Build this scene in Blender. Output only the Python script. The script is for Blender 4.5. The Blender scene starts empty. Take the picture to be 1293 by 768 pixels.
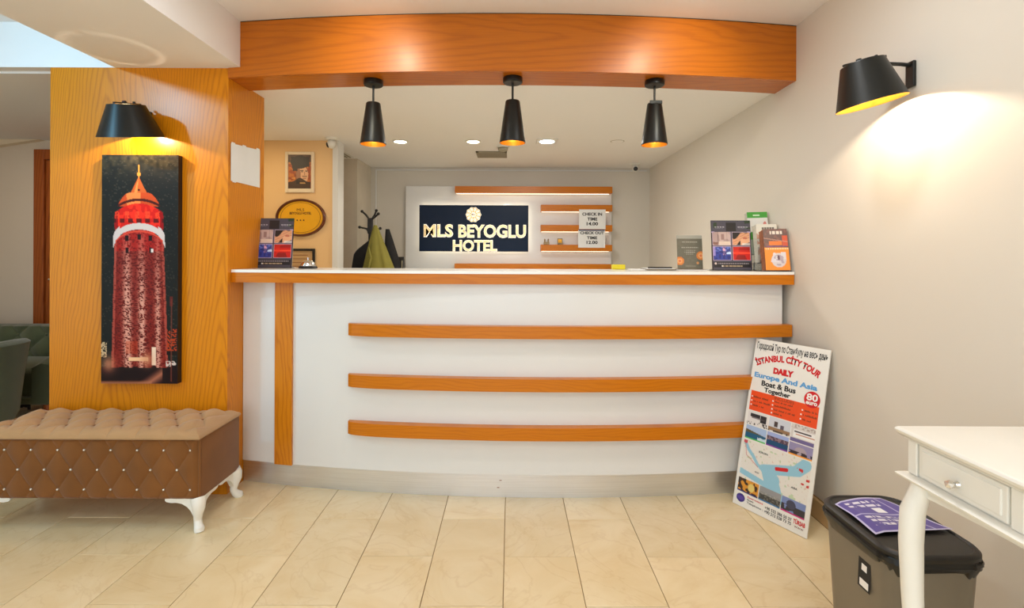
import bpy, bmesh, math, random
import numpy as np
from mathutils import Vector, Matrix, Euler

S = bpy.context.scene
COL = S.collection
PI = math.pi
rnd = random.Random(7)

# ------------------------------------------------------------------ camera
F = 640.0                       # focal length in pixels of a 1293 px wide frame
H = 1.25
cd = bpy.data.cameras.new('camera'); cam = bpy.data.objects.new('camera', cd); COL.objects.link(cam)
cd.sensor_fit = 'HORIZONTAL'; cd.sensor_width = 36.0; cd.lens = 36.0 * F / 1293.0
cd.shift_x = 1.5 / 1293.0; cd.shift_y = -63.5 / 1293.0
cd.clip_start = 0.02; cd.clip_end = 100
cam.matrix_world = Matrix.Translation((0, 0, H)) @ Euler((PI / 2, 0, 0)).to_matrix().to_4x4() @ Matrix.Rotation(0.0040, 4, 'Z')
S.camera = cam

# ------------------------------------------------------------------ world, exposure
w = bpy.data.worlds.new('world'); S.world = w; w.use_nodes = True
w.node_tree.nodes['Background'].inputs[0].default_value = (0.75, 0.85, 1.0, 1)
w.node_tree.nodes['Background'].inputs[1].default_value = 0.6
S.view_settings.view_transform = 'Standard'; S.view_settings.look = 'None'
S.view_settings.gamma = 1.0; S.view_settings.exposure = -0.25
S.view_settings.use_curve_mapping = False
S.cycles.max_bounces = 8; S.cycles.diffuse_bounces = 5; S.cycles.glossy_bounces = 4
S.cycles.transmission_bounces = 6
S.cycles.caustics_reflective = False; S.cycles.caustics_refractive = False
S.cycles.sample_clamp_indirect = 6.0

LXW = -4.55
WARM = (1.0, 0.82, 0.60); NEUT = (0.98, 1.0, 1.02); COOL = (0.30, 0.70, 1.0); COOL_FILL = (0.80, 0.93, 1.12)

def light(name, kind, loc, energy, color, size=0.1, size_y=None, rot=(0, 0, 0), spot=None, blend=0.5, shape='DISK', spread=None):
    d = bpy.data.lights.new(name, kind); d.energy = energy; d.color = color
    if kind == 'AREA':
        if size_y: d.shape = 'RECTANGLE'; d.size = size; d.size_y = size_y
        else: d.shape = shape; d.size = size
        if spread: d.spread = spread
    else:
        d.shadow_soft_size = size
        if kind == 'SPOT': d.spot_size = spot; d.spot_blend = blend
    o = bpy.data.objects.new(name, d); o.location = loc; o.rotation_euler = rot; COL.objects.link(o)
    return o

# large cool area fill added behind the camera, the wall there is closed
light('front_fill', 'AREA', (-0.6, -2.45, 1.35), 60, COOL_FILL, 3.4, 2.0, rot=(PI / 2, 0, 0))
# lobby ceiling lamps in front of the desk, just outside the frame
for lx, ly, e in ((-0.85, 1.70, 6), (0.80, 1.70, 7), (-0.85, 0.1, 9), (0.80, 0.1, 9), (-0.1, -1.4, 12)):
    light('lobby_downlight', 'AREA', (lx, ly, 2.42), e, NEUT, 0.16)
# two spots that wash the oak beam
for lx in (-0.68, 0.85):
    light('beam_spot', 'SPOT', (lx, 1.96, 2.42), 18, (1.0, 0.93, 0.72), 0.03, rot=(math.radians(66), 0, 0), spot=math.radians(80), blend=1.0)
# cool ceiling lamp over the seating on the left
light('cool_ceiling_lamp', 'SPOT', (-2.62, 1.25, 2.39), 60, COOL, 0.04, rot=(math.radians(66), 0, math.radians(-26)), spot=math.radians(110), blend=1.0)
# tall window in the left wall, outside the frame
light('side_window_daylight', 'AREA', (LXW, -0.5, 1.45), 34, (0.50, 0.78, 1.0), 2.4, 1.9, rot=(0, -PI / 2, 0))
# unseen fill added over the lounge on the far left
light('lounge_fill', 'AREA', (-3.5, 3.5, 2.18), 5, (1.0, 0.84, 0.68), 0.3)
light('alcove_fill', 'AREA', (-1.98, 3.55, 2.14), 4.6, (1.0, 0.80, 0.50), 0.12)  # warm fill added out of sight behind the partition to brighten the alcove
# reception room: area fill added for the general bounce
light('reception_fill', 'AREA', (0.1, 3.7, 2.15), 21, (1.0, 0.95, 0.88), 0.5)

# ------------------------------------------------------------------ materials
def lin(c):
    c = np.asarray(c, dtype=float)
    return np.where(c <= 0.04045, c / 12.92, ((c + 0.055) / 1.055) ** 2.4)
def srgb(r, g, b): return tuple(float(x) for x in lin(np.array([r, g, b]) / 255.0)) + (1.0,)

def new_mat(name):
    m = bpy.data.materials.new(name); m.use_nodes = True
    nt = m.node_tree; b = nt.nodes['Principled BSDF']
    return m, nt, b
def N(nt, t, **kw):
    n = nt.nodes.new(t)
    for k, v in kw.items(): setattr(n, k, v)
    return n
def math_(nt, op, a, b=None, clamp=False):
    n = nt.nodes.new('ShaderNodeMath'); n.operation = op; n.use_clamp = clamp
    for i, v in enumerate((a, b)):
        if v is None: continue
        if isinstance(v, (int, float)): n.inputs[i].default_value = v
        else: nt.links.new(v, n.inputs[i])
    return n.outputs[0]

def plain(name, col, rough=0.5, metal=0.0, var=0.04, scale=8.0, bump=0.0, bscale=60.0, spec=0.5, coat=0.0, sheen=0.0, stretch=None):
    m, nt, b = new_mat(name); L = nt.links
    tc = N(nt, 'ShaderNodeTexCoord'); mp = N(nt, 'ShaderNodeMapping'); L.new(tc.outputs['Object'], mp.inputs[0])
    if stretch: mp.inputs['Scale'].default_value = stretch
    nz = N(nt, 'ShaderNodeTexNoise'); nz.inputs['Scale'].default_value = scale; nz.inputs['Detail'].default_value = 5
    L.new(mp.outputs[0], nz.inputs['Vector'])
    r = N(nt, 'ShaderNodeValToRGB'); c = np.array(col[:3])
    r.color_ramp.elements[0].position = 0.3; r.color_ramp.elements[1].position = 0.7
    r.color_ramp.elements[0].color = tuple(np.clip(c * (1 - var), 0, 1)) + (1,)
    r.color_ramp.elements[1].color = tuple(np.clip(c * (1 + var), 0, 1)) + (1,)
    L.new(nz.outputs[0], r.inputs[0]); L.new(r.outputs[0], b.inputs['Base Color'])
    b.inputs['Roughness'].default_value = rough; b.inputs['Metallic'].default_value = metal
    b.inputs['Specular IOR Level'].default_value = spec
    b.inputs['Coat Weight'].default_value = coat; b.inputs['Sheen Weight'].default_value = sheen
    if bump:
        n2 = N(nt, 'ShaderNodeTexNoise'); n2.inputs['Scale'].default_value = bscale; n2.inputs['Detail'].default_value = 4
        L.new(mp.outputs[0], n2.inputs['Vector'])
        bp = N(nt, 'ShaderNodeBump'); bp.inputs['Strength'].default_value = bump; bp.inputs['Distance'].default_value = 0.002
        L.new(n2.outputs[0], bp.inputs['Height']); L.new(bp.outputs[0], b.inputs['Normal'])
    return m

def wood(name, light_c, dark_c, along='Z', across='X', period=0.6, shift=0.0, rough=0.32, line=0.55, k=90.0, za=6.0):
    """oak veneer: nested arches in the middle of each leaf, straight grain at its sides"""
    m, nt, b = new_mat(name); L = nt.links
    tc = N(nt, 'ShaderNodeTexCoord'); geo = N(nt, 'ShaderNodeNewGeometry')
    sp = N(nt, 'ShaderNodeSeparateXYZ'); L.new(geo.outputs['Position'], sp.inputs[0])
    A = sp.outputs[along]; C = sp.outputs[across]
    cmb = N(nt, 'ShaderNodeCombineXYZ')
    L.new(math_(nt, 'MULTIPLY', C, 5.0), cmb.inputs[0]); L.new(math_(nt, 'MULTIPLY', A, 1.3), cmb.inputs[1])
    L.new(math_(nt, 'MULTIPLY', sp.outputs['Y' if 'Y' not in (along, across) else ('X' if 'X' not in (along, across) else 'Z')], 2.0), cmb.inputs[2])
    nz = N(nt, 'ShaderNodeTexNoise'); nz.inputs['Scale'].default_value = 1.6; nz.inputs['Detail'].default_value = 3; L.new(cmb.outputs[0], nz.inputs['Vector'])
    Cw = math_(nt, 'ADD', C, math_(nt, 'MULTIPLY', math_(nt, 'SUBTRACT', nz.outputs[0], 0.5), 0.09))
    u = math_(nt, 'PINGPONG', math_(nt, 'ADD', Cw, 100 * period + shift), period / 2)
    f = math_(nt, 'ADD', math_(nt, 'MULTIPLY', A, za), math_(nt, 'MULTIPLY', math_(nt, 'POWER', u, 1.4), k))
    f = math_(nt, 'ADD', f, math_(nt, 'MULTIPLY', nz.outputs[0], 1.5))
    s = math_(nt, 'SINE', math_(nt, 'MULTIPLY', f, 2 * PI))
    s = math_(nt, 'POWER', math_(nt, 'MULTIPLY_ADD', s, 0.5), 1.0) if False else math_(nt, 'ADD', math_(nt, 'MULTIPLY', s, 0.5), 0.5)
    s = math_(nt, 'POWER', s, 3.0)
    c2 = N(nt, 'ShaderNodeCombineXYZ')
    L.new(math_(nt, 'MULTIPLY', C, 260.0), c2.inputs[0]); L.new(math_(nt, 'MULTIPLY', A, 6.0), c2.inputs[1])
    fn = N(nt, 'ShaderNodeTexNoise'); fn.inputs['Scale'].default_value = 1.0; fn.inputs['Detail'].default_value = 3; L.new(c2.outputs[0], fn.inputs['Vector'])
    t = math_(nt, 'ADD', math_(nt, 'MULTIPLY', s, line), math_(nt, 'MULTIPLY', math_(nt, 'SUBTRACT', fn.outputs[0], 0.42), 1.1), clamp=True)
    mx = N(nt, 'ShaderNodeMix', data_type='RGBA'); L.new(t, mx.inputs[0])
    mx.inputs[6].default_value = light_c; mx.inputs[7].default_value = dark_c
    L.new(mx.outputs[2], b.inputs['Base Color'])
    b.inputs['Roughness'].default_value = rough; b.inputs['Coat Weight'].default_value = 0.10; b.inputs['Coat Roughness'].default_value = 0.3; b.inputs['Specular IOR Level'].default_value = 0.28
    bp = N(nt, 'ShaderNodeBump'); bp.inputs['Strength'].default_value = 0.08; bp.inputs['Distance'].default_value = 0.001
    L.new(fn.outputs[0], bp.inputs['Height']); L.new(bp.outputs[0], b.inputs['Normal'])
    return m

def emit(name, col, s):
    m, nt, b = new_mat(name)
    b.inputs['Base Color'].default_value = col; b.inputs['Emission Color'].default_value = col; b.inputs['Emission Strength'].default_value = s
    return m

def print_mat(name, rough=0.45, coat=0.0):
    m, nt, b = new_mat(name)
    a = N(nt, 'ShaderNodeAttribute'); a.attribute_name = 'ink'
    nt.links.new(a.outputs['Color'], b.inputs['Base Color'])
    b.inputs['Roughness'].default_value = rough; b.inputs['Coat Weight'].default_value = coat
    return m

M = {}
M['wall'] = plain('wall_paint', srgb(222, 215, 203), 0.55, var=0.012, scale=1.5, bump=0.05, bscale=90)
M['wall_grey'] = plain('wall_paint_reception', srgb(214, 208, 196), 0.6, var=0.012, scale=1.5, bump=0.04, bscale=90)
M['wall_pink'] = plain('wall_paint_alcove', srgb(236, 196, 142), 0.6, var=0.012, scale=1.5)
M['lounge_wall'] = plain('wall_paint_lounge', srgb(222, 208, 190), 0.6, var=0.012, scale=1.5)
M['ceil'] = plain('ceiling_paint', srgb(240, 239, 238), 0.7, var=0.008, scale=1.5, bump=0.03)
M['white_lam'] = plain('white_laminate', srgb(224, 224, 222), 0.28, var=0.008, scale=2, coat=0.15)
M['white_top'] = plain('white_worktop', srgb(242, 240, 234), 0.25, var=0.01, scale=3, coat=0.2)
OAKL, OAKD = srgb(218, 136, 12), srgb(186, 104, 6)
M['oak_v'] = wood('oak_veneer_upright', OAKL, OAKD, 'Z', 'X', 0.60, shift=0.285)
M['oak_vy'] = wood('oak_veneer_return', OAKL, OAKD, 'Z', 'Y', 0.60, shift=0.02)
M['oak_h'] = wood('oak_veneer_long', srgb(194, 106, 8), srgb(160, 80, 4), 'X', 'Z', 0.34, shift=0.06, za=2.2, k=60, line=0.4, rough=0.42)
M['oak_h'].node_tree.nodes['Principled BSDF'].inputs['Coat Weight'].default_value = 0.32
M['oak_trim'] = wood('oak_edging', srgb(202, 118, 10), srgb(178, 94, 6), 'X', 'Z', 0.30, shift=0.1, za=2.5, k=120, line=0.4)
M['oak_strip'] = wood('oak_upright_strip', srgb(210, 130, 24), srgb(180, 98, 12), 'Z', 'X', 0.30, shift=0.05, za=3, k=120, line=0.5)
M['door_wood'] = wood('reddish_door_wood', srgb(168, 88, 36), srgb(122, 56, 18), 'Z', 'X', 0.3, za=3, line=0.5)
M['stone'] = plain('baseboard_stone', srgb(214, 178, 128), 0.35, var=0.10, scale=9)
M['grout'] = plain('floor_grout', srgb(150, 118, 76), 0.8, var=0.1)
M['steel'] = plain('brushed_steel', srgb(228, 230, 232), 0.42, metal=1.0, var=0.06, scale=3, stretch=(1, 1, 90))
M['black'] = plain('black_metal', srgb(26, 27, 25), 0.38, metal=0.3, var=0.05)
M['blackm'] = plain('black_plastic', srgb(20, 19, 18), 0.45, var=0.1)
M['gold'] = plain('gold_lining', srgb(232, 170, 60), 0.32, metal=0.85, var=0.15, scale=40)
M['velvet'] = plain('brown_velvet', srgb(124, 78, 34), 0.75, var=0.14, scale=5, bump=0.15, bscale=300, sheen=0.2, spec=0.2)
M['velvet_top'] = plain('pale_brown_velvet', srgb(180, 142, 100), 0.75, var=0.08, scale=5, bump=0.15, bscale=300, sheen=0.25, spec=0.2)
M['white_paint'] = plain('white_lacquer', srgb(238, 236, 228), 0.3, var=0.015, coat=0.2)
M['chrome'] = plain('chrome', srgb(225, 225, 225), 0.12, metal=1.0, var=0.02)
M['crystal'] = plain('crystal', srgb(215, 208, 196), 0.15, metal=0.6, var=0.1, scale=80)
M['green'] = plain('green_velvet', srgb(84, 92, 66), 0.8, var=0.12, scale=6, bump=0.1, bscale=250, sheen=0.4, spec=0.2)
M['paper'] = plain('white_paper', srgb(232, 232, 230), 0.7, var=0.01)
M['navy'] = plain('navy_acrylic', srgb(14, 30, 54), 0.30, var=0.05, spec=0.15)
M['mirror_gold'] = plain('gold_mirror_letters', srgb(230, 190, 130), 0.22, metal=1.0, var=0.35, scale=22)
M['halo_w'] = emit('led_halo_warm', (1.0, 0.84, 0.60, 1), 3.5)
M['halo'] = emit('led_halo_white', (1.0, 0.88, 0.66, 1), 5)
M['led_warm'] = emit('downlight_warm', (1.0, 0.84, 0.55, 1), 14)
M['led_cool'] = emit('downlight_cool', (0.72, 0.90, 1.0, 1), 60)
M['bulb'] = emit('bulb_glow', (1.0, 0.78, 0.42, 1), 18)
M['plastic_w'] = plain('white_plastic', srgb(226, 224, 216), 0.35, var=0.02)
M['grey_plastic'] = plain('grey_plastic', srgb(122, 112, 96), 0.42, var=0.06, scale=3, spec=0.4)
M['marble'] = plain('grey_marble_panel', srgb(208, 198, 180), 0.25, var=0.10, scale=3)
M['bag'] = plain('black_bin_liner', srgb(14, 14, 14), 0.28, var=0.2, scale=30, bump=0.4, bscale=40)
M['olive'] = plain('olive_cloth', srgb(122, 116, 48), 0.85, var=0.08, scale=12, bump=0.1)
M['blackcloth'] = plain('black_cloth', srgb(22, 22, 24), 0.85, var=0.15, scale=12)
M['ink_black'] = plain('black_ink', srgb(22, 22, 24), 0.6, var=0.02)
M['ink_red'] = plain('red_ink', srgb(206, 20, 28), 0.5, var=0.02)
M['ink_blue'] = plain('blue_ink', srgb(92, 160, 216), 0.5, var=0.02)
M['ink_white'] = plain('white_ink', srgb(244, 240, 236), 0.5, var=0.01)
M['ink_brown'] = plain('brown_ink', srgb(88, 44, 10), 0.5, var=0.02)
M['ink_grey'] = plain('grey_ink', srgb(120, 60, 30), 0.5, var=0.02)
M['print'] = print_mat('printed_board', 0.42)
M['canvas'] = print_mat('printed_canvas', 0.45, 0.0)
M['canvas'].node_tree.nodes['Principled BSDF'].inputs['Specular IOR Level'].default_value = 0.2
M['canvas_edge'] = plain('canvas_edge', srgb(30, 18, 14), 0.5, var=0.2)
M['yellow'] = plain('yellow_card', srgb(224, 204, 30), 0.5, var=0.05)
M['rim_wood'] = plain('dark_plaque_rim', srgb(86, 34, 14), 0.3, var=0.1, coat=0.3)
M['frame_cream'] = plain('cream_frame', srgb(232, 214, 186), 0.5, var=0.02)
M['cert'] = plain('certificate_paper', srgb(196, 158, 110), 0.6, var=0.05)
M['vent'] = plain('vent_metal', srgb(150, 142, 120), 0.5, var=0.04)
M['acrylic'] = plain('acrylic_edge', srgb(200, 198, 190), 0.12, var=0.02, coat=0.5)

def tile_mat():
    m, nt, b = new_mat('beige_marble_tile'); L = nt.links
    geo = N(nt, 'ShaderNodeNewGeometry'); oi = N(nt, 'ShaderNodeObjectInfo')
    off = N(nt, 'ShaderNodeVectorMath', operation='SCALE'); off.inputs[3].default_value = 1.0
    cm = N(nt, 'ShaderNodeCombineXYZ'); L.new(math_(nt, 'MULTIPLY', oi.outputs['Random'], 7.0), cm.inputs[0]); L.new(math_(nt, 'MULTIPLY', oi.outputs['Random'], 3.0), cm.inputs[2])
    ad = N(nt, 'ShaderNodeVectorMath', operation='ADD'); L.new(geo.outputs['Position'], ad.inputs[0]); L.new(cm.outputs[0], ad.inputs[1])
    n1 = N(nt, 'ShaderNodeTexNoise'); n1.inputs['Scale'].default_value = 3.0; n1.inputs['Detail'].default_value = 7; n1.inputs['Distortion'].default_value = 1.2
    n1.inputs['Roughness'].default_value = 0.6
    L.new(ad.outputs[0], n1.inputs['Vector'])
    r = N(nt, 'ShaderNodeValToRGB'); e = r.color_ramp.elements
    e[0].position = 0.28; e[0].color = srgb(228, 204, 158); e[1].position = 0.66; e[1].color = srgb(240, 222, 184)
    e2 = r.color_ramp.elements.new(0.45); e2.color = srgb(234, 213, 170)
    L.new(n1.outputs[0], r.inputs[0])
    n2 = N(nt, 'ShaderNodeTexNoise'); n2.inputs['Scale'].default_value = 2.2; n2.inputs['Detail'].default_value = 9; n2.inputs['Distortion'].default_value = 2.4
    L.new(ad.outputs[0], n2.inputs['Vector'])
    v = math_(nt, 'ABSOLUTE', math_(nt, 'SUBTRACT', n2.outputs[0], 0.5))
    v = math_(nt, 'SUBTRACT', 1.0, math_(nt, 'MULTIPLY', v, 45.0), clamp=True)
    mx = N(nt, 'ShaderNodeMix', data_type='RGBA'); L.new(math_(nt, 'MULTIPLY', v, 0.13), mx.inputs[0])
    L.new(r.outputs[0], mx.inputs[6]); mx.inputs[7].default_value = srgb(184, 138, 76)
    hv = N(nt, 'ShaderNodeHueSaturation'); L.new(math_(nt, 'ADD', math_(nt, 'MULTIPLY', oi.outputs['Random'], 0.10), 0.95), hv.inputs['Value'])
    L.new(mx.outputs[2], hv.inputs['Color']); L.new(hv.outputs[0], b.inputs['Base Color'])
    b.inputs['Roughness'].default_value = 0.24
    return m
M['tile'] = tile_mat()

# ------------------------------------------------------------------ mesh helpers
def wloc(o):
    v = Vector((0, 0, 0))
    while o is not None:
        v += o.location; o = o.parent
    return v

def setp(o, label=None, cat=None, group=None, kind=None):
    if label: o['label'] = label
    if cat: o['category'] = cat
    if group: o['group'] = group
    if kind: o['kind'] = kind
    return o

def root(name, label, cat, loc=(0, 0, 0), rot=(0, 0, 0), group=None):
    o = bpy.data.objects.new(name, None); o.empty_display_size = 0.1; COL.objects.link(o)
    o.location = loc; o.rotation_euler = rot
    return setp(o, label, cat, group)

class MB:
    def __init__(s): s.bm = bmesh.new()
    def box(s, x0, x1, y0, y1, z0, z1, bev=0.0, seg=1):
        t = bmesh.new()
        vs = [t.verts.new((x, y, z)) for z in (z0, z1) for y in (y0, y1) for x in (x0, x1)]
        for f in ((0, 2, 3, 1), (4, 5, 7, 6), (0, 1, 5, 4), (2, 6, 7, 3), (0, 4, 6, 2), (1, 3, 7, 5)):
            t.faces.new([vs[i] for i in f])
        if bev: bmesh.ops.bevel(t, geom=t.edges[:], offset=bev, segments=seg, affect='EDGES', profile=0.5)
        s.add(t); return s
    def add(s, t, mat=None):
        me = bpy.data.meshes.new('t'); t.to_mesh(me); t.free()
        if mat is not None: me.transform(mat)
        s.bm.from_mesh(me); bpy.data.meshes.remove(me)
    def loft(s, rings, cap=True, close=True):
        """rings: lists of points of equal length"""
        R = [[s.bm.verts.new(p) for p in r] for r in rings]
        n = len(R[0])
        for a, b in zip(R, R[1:]):
            for i in range(n if close else n - 1):
                j = (i + 1) % n
                try: s.bm.faces.new((a[i], a[j], b[j], b[i]))
                except ValueError: pass
        if cap and close:
            s.bm.faces.new(list(reversed(R[0]))); s.bm.faces.new(R[-1])
        return s
    def lathe(s, prof, c=(0, 0, 0), n=32, cap=False, sx=1, sy=1):
        return s.loft([[(c[0] + r * sx * math.cos(2 * PI * i / n), c[1] + r * sy * math.sin(2 * PI * i / n), c[2] + z) for i in range(n)] for r, z in prof], cap)
    def tube(s, path, rad, n=10, sx=1.0, sy=1.0, up=Vector((0, 1, 0))):
        P = [Vector(p) for p in path]
        if isinstance(rad, (int, float)): rad = [rad] * len(P)
        rings = []
        for i, p in enumerate(P):
            d = (P[min(i + 1, len(P) - 1)] - P[max(i - 1, 0)]).normalized()
            u = up if abs(d.dot(up)) < 0.95 else Vector((1, 0, 0))
            a = d.cross(u).normalized(); b = d.cross(a).normalized()
            rings.append([p + a * math.cos(2 * PI * k / n) * rad[i] * sx + b * math.sin(2 * PI * k / n) * rad[i] * sy for k in range(n)])
        return s.loft(rings)
    def prism(s, pts, axis, a0, a1):
        """extrude the 2-D outline pts along an axis"""
        def mk(p, a):
            return {'X': (a, p[0], p[1]), 'Y': (p[0], a, p[1]), 'Z': (p[0], p[1], a)}[axis]
        return s.loft([[mk(p, a0) for p in pts], [mk(p, a1) for p in pts]])
    def sphere(s, c, r, n=12, sz=1.0):
        t = bmesh.new(); bmesh.ops.create_uvsphere(t, u_segments=n, v_segments=max(6, n // 2), radius=r)
        for v in t.verts: v.co = Vector((v.co.x, v.co.y, v.co.z * sz)) + Vector(c)
        s.add(t); return s
    def grid(s, X, Y, Z):
        ny, nx = X.shape
        V = [[s.bm.verts.new((float(X[j, i]), float(Y[j, i]), float(Z[j, i]))) for i in range(nx)] for j in range(ny)]
        for j in range(ny - 1):
            for i in range(nx - 1): s.bm.faces.new((V[j][i], V[j][i + 1], V[j + 1][i + 1], V[j + 1][i]))
        return s
    def build(s, name, mat, parent=None, smooth=False, local=False, angle=35, label=None, kind=None, origin=None):
        bmesh.ops.recalc_face_normals(s.bm, faces=s.bm.faces[:])
        me = bpy.data.meshes.new(name); s.bm.to_mesh(me); s.bm.free()
        me.materials.append(mat if not isinstance(mat, str) else M[mat])
        o = bpy.data.objects.new(name, me); COL.objects.link(o)
        if parent is not None:
            o.parent = parent
            if not local: me.transform(Matrix.Translation(-wloc(parent)))
        elif not local:
            if origin is None:
                c = [v.co for v in me.vertices]
                origin = Vector(((min(v.x for v in c) + max(v.x for v in c)) / 2, (min(v.y for v in c) + max(v.y for v in c)) / 2, min(v.z for v in c)))
            me.transform(Matrix.Translation(-Vector(origin))); o.location = origin
        if smooth:
            me.shade_smooth()
            try: me.set_sharp_from_angle(angle=math.radians(angle))
            except Exception: pass
        return setp(o, label, kind=kind)

def part_obj(name, me, parent, loc=(0, 0, 0), rot=(0, 0, 0)):
    o = bpy.data.objects.new(name, me); COL.objects.link(o); o.parent = parent; o.location = loc; o.rotation_euler = rot
    return o

def copy_tree(o, parent=None):
    c = o.copy(); COL.objects.link(c); c.parent = parent
    for ch in list(o.children): copy_tree(ch, c)
    return c

# printed sheet: a fine grid in the local XZ plane (x right, z up, facing -Y) with its ink as a colour attribute
def sheet(name, fn, wd, ht, nx, ny, mat, parent, x0=0.0, z0=0.0, y=0.0, label=None):
    xs = np.linspace(0, 1, nx); vs = np.linspace(0, 1, ny)      # v from the top
    U, V = np.meshgrid(xs, vs)
    rgb = lin(np.clip(fn(U, V), 0, 1))
    co = np.stack([x0 + U * wd, np.full_like(U, y), z0 + (1 - V) * ht], -1).reshape(-1, 3)
    i = np.arange(nx * ny).reshape(ny, nx)
    q = np.stack([i[:-1, :-1], i[1:, :-1], i[1:, 1:], i[:-1, 1:]], -1).reshape(-1, 4)
    me = bpy.data.meshes.new(name)
    me.vertices.add(len(co)); me.vertices.foreach_set('co', co.ravel())
    me.loops.add(q.size); me.loops.foreach_set('vertex_index', q.ravel().astype(np.int32))
    me.polygons.add(len(q)); me.polygons.foreach_set('loop_start', np.arange(0, q.size, 4, dtype=np.int32))
    me.update(calc_edges=True)
    at = me.color_attributes.new('ink', 'FLOAT_COLOR', 'POINT')
    at.data.foreach_set('color', np.concatenate([rgb.reshape(-1, 3), np.ones((nx * ny, 1))], 1).ravel().astype(np.float32))
    me.materials.append(mat); me.validate()
    o = bpy.data.objects.new(name, me); COL.objects.link(o); o.parent = parent
    return setp(o, label)

NZR = np.random.RandomState(3)
def vnoise(U, V, fx, fy, seed=0):
    r = np.random.RandomState(seed); g = r.rand(int(fy) + 3, int(fx) + 3)
    x = U * fx; y = V * fy; i = np.clip(x.astype(int), 0, int(fx)); j = np.clip(y.astype(int), 0, int(fy)); a = x - i; b = y - j
    a = a * a * (3 - 2 * a); b = b * b * (3 - 2 * b)
    return (g[j, i] * (1 - a) + g[j, i + 1] * a) * (1 - b) + (g[j + 1, i] * (1 - a) + g[j + 1, i + 1] * a) * b
def C3(r, g, b): return np.array([r, g, b]) / 255.0
def put(I, mask, col, a=1.0):
    m = (np.clip(mask.astype(float), 0, 1) * a)[..., None]
    I[:] = I * (1 - m) + np.asarray(col) * m
def inb(U, V, a, b, c, d): return (U >= a) & (U <= b) & (V >= c) & (V <= d)

# text: the default typeface turned into a mesh and fitted to the box x0..x1, z0..z1 of the local XZ plane (facing -Y)
def text(s, x0, x1, z0, z1, mat, parent, y=-0.0008, bold=0.0, ext=0.0, name='lettering', warp=None, label=None, space=1.0):
    cu = bpy.data.curves.new('t', 'FONT'); cu.body = s; cu.size = 1.0; cu.offset = bold; cu.extrude = ext and 0.5 or 0.0
    cu.space_character = space; cu.resolution_u = 3
    to = bpy.data.objects.new('t', cu); COL.objects.link(to)
    dg = bpy.context.evaluated_depsgraph_get(); dg.update()
    me = bpy.data.meshes.new_from_object(to.evaluated_get(dg)); bpy.data.objects.remove(to); bpy.data.curves.remove(cu)
    n = len(me.vertices); co = np.empty(n * 3); me.vertices.foreach_get('co', co); co = co.reshape(-1, 3)
    mn = co.min(0); mx = co.max(0)
    u = (co[:, 0] - mn[0]) / (mx[0] - mn[0]); v = (co[:, 1] - mn[1]) / (mx[1] - mn[1]); e = co[:, 2]
    X = x0 + u * (x1 - x0); Z = z0 + v * (z1 - z0)
    if warp: X, Z = warp(u, v, X, Z)
    Y = y - e * 2 * ext if ext else np.full(n, y)
    me.vertices.foreach_set('co', np.stack([X, Y, Z], -1).ravel()); me.update()
    me.name = name; me.materials.clear(); me.materials.append(M[mat] if isinstance(mat, str) else mat)
    o = bpy.data.objects.new(name, me); COL.objects.link(o); o.parent = parent
    return setp(o, label)

# ------------------------------------------------------------------ dimensions
WX = 1.475          # right wall
CX = -1.463         # corner of the oak partition
D1, D2 = 2.62, 3.00
PL = -2.383         # left end of the partition
ZC = 2.438          # lobby ceiling
ZS = 2.204          # underside of the boxed beam and top of the partition
ZI = 2.165          # reception ceiling
ZB = 2.152          # underside of the oak beam
YB = 5.39           # back wall of the reception
YP = 4.124          # alcove wall with the frames
YF = -2.6
LX = -4.6

def yc(x): return 2.589 + (x - 0.2) ** 2 / 15.2            # front of the desk
def yslab(x): return 2.555 + (x - 0.1) ** 2 / 26.0         # front of its worktop
def ybeam(x): return 2.500 + (x + 0.03) ** 2 / 18.0        # front of the oak beam

# ------------------------------------------------------------------ shell
fl = MB().box(LX, WX + 0.1, YF, YB + 0.1, -0.06, -0.004).build('floor', 'grout', kind='structure', origin=(0, 0, 0))
TW, TL, X0T, J0 = 0.2944, 0.588, -0.0225, 2.386
tm = {}
count = 0
for k in range(-15, 5):
    xa = X0T + TW * k; xb = xa + TW
    xa2, xb2 = max(xa, LX), min(xb, WX)
    if xb2 - xa2 < 0.02: continue
    base = J0 if k % 2 else J0 - TL / 2
    for j in range(-3, 5):
        ya = base + TL * j; yb = ya + TL
        far = 2.95 if xa > -2.45 else 4.36
        if ya > far or yb < 0.9: continue
        if xb < -2.9 and yb < 1.6: continue
        yb2 = min(yb, 4.30) if xa < -2.45 else min(yb, 3.3)
        if yb2 - ya < 0.02: continue
        key = (round(xb2 - xa2, 3), round(yb2 - ya, 3))
        if key not in tm:
            g = 0.0012; wx, wy = key
            b = MB().box(g, wx - g, g, wy - g, -0.004, 0.0, 0.0009)
            o = b.build('tile', 'tile', fl, local=True); o.location = (xa2, ya, rnd.uniform(-0.0004, 0.0004)); tm[key] = o.data
        else:
            part_obj('tile', tm[key], fl, (xa2, ya, rnd.uniform(-0.0004, 0.0004)))
        count += 1
# floor behind the camera and inside the reception, out of the picture
r_ = MB()
for (a, b_, c, d) in ((LX, WX, YF, 0.60), (LX, -2.9, 0.6, 1.2), (-2.38, WX, 3.32, YB)):
    x = a
    while x < b_ - 0.01:
        y = c
        while y < d - 0.01:
            r_.box(x + .001, min(x + TW, b_) - .001, y + .001, min(y + TL, d) - .001, -0.004, -0.001); y += TL
        x += TW
setp(r_.build('distant_tiles', 'tile', fl, local=True), kind='stuff')

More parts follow.
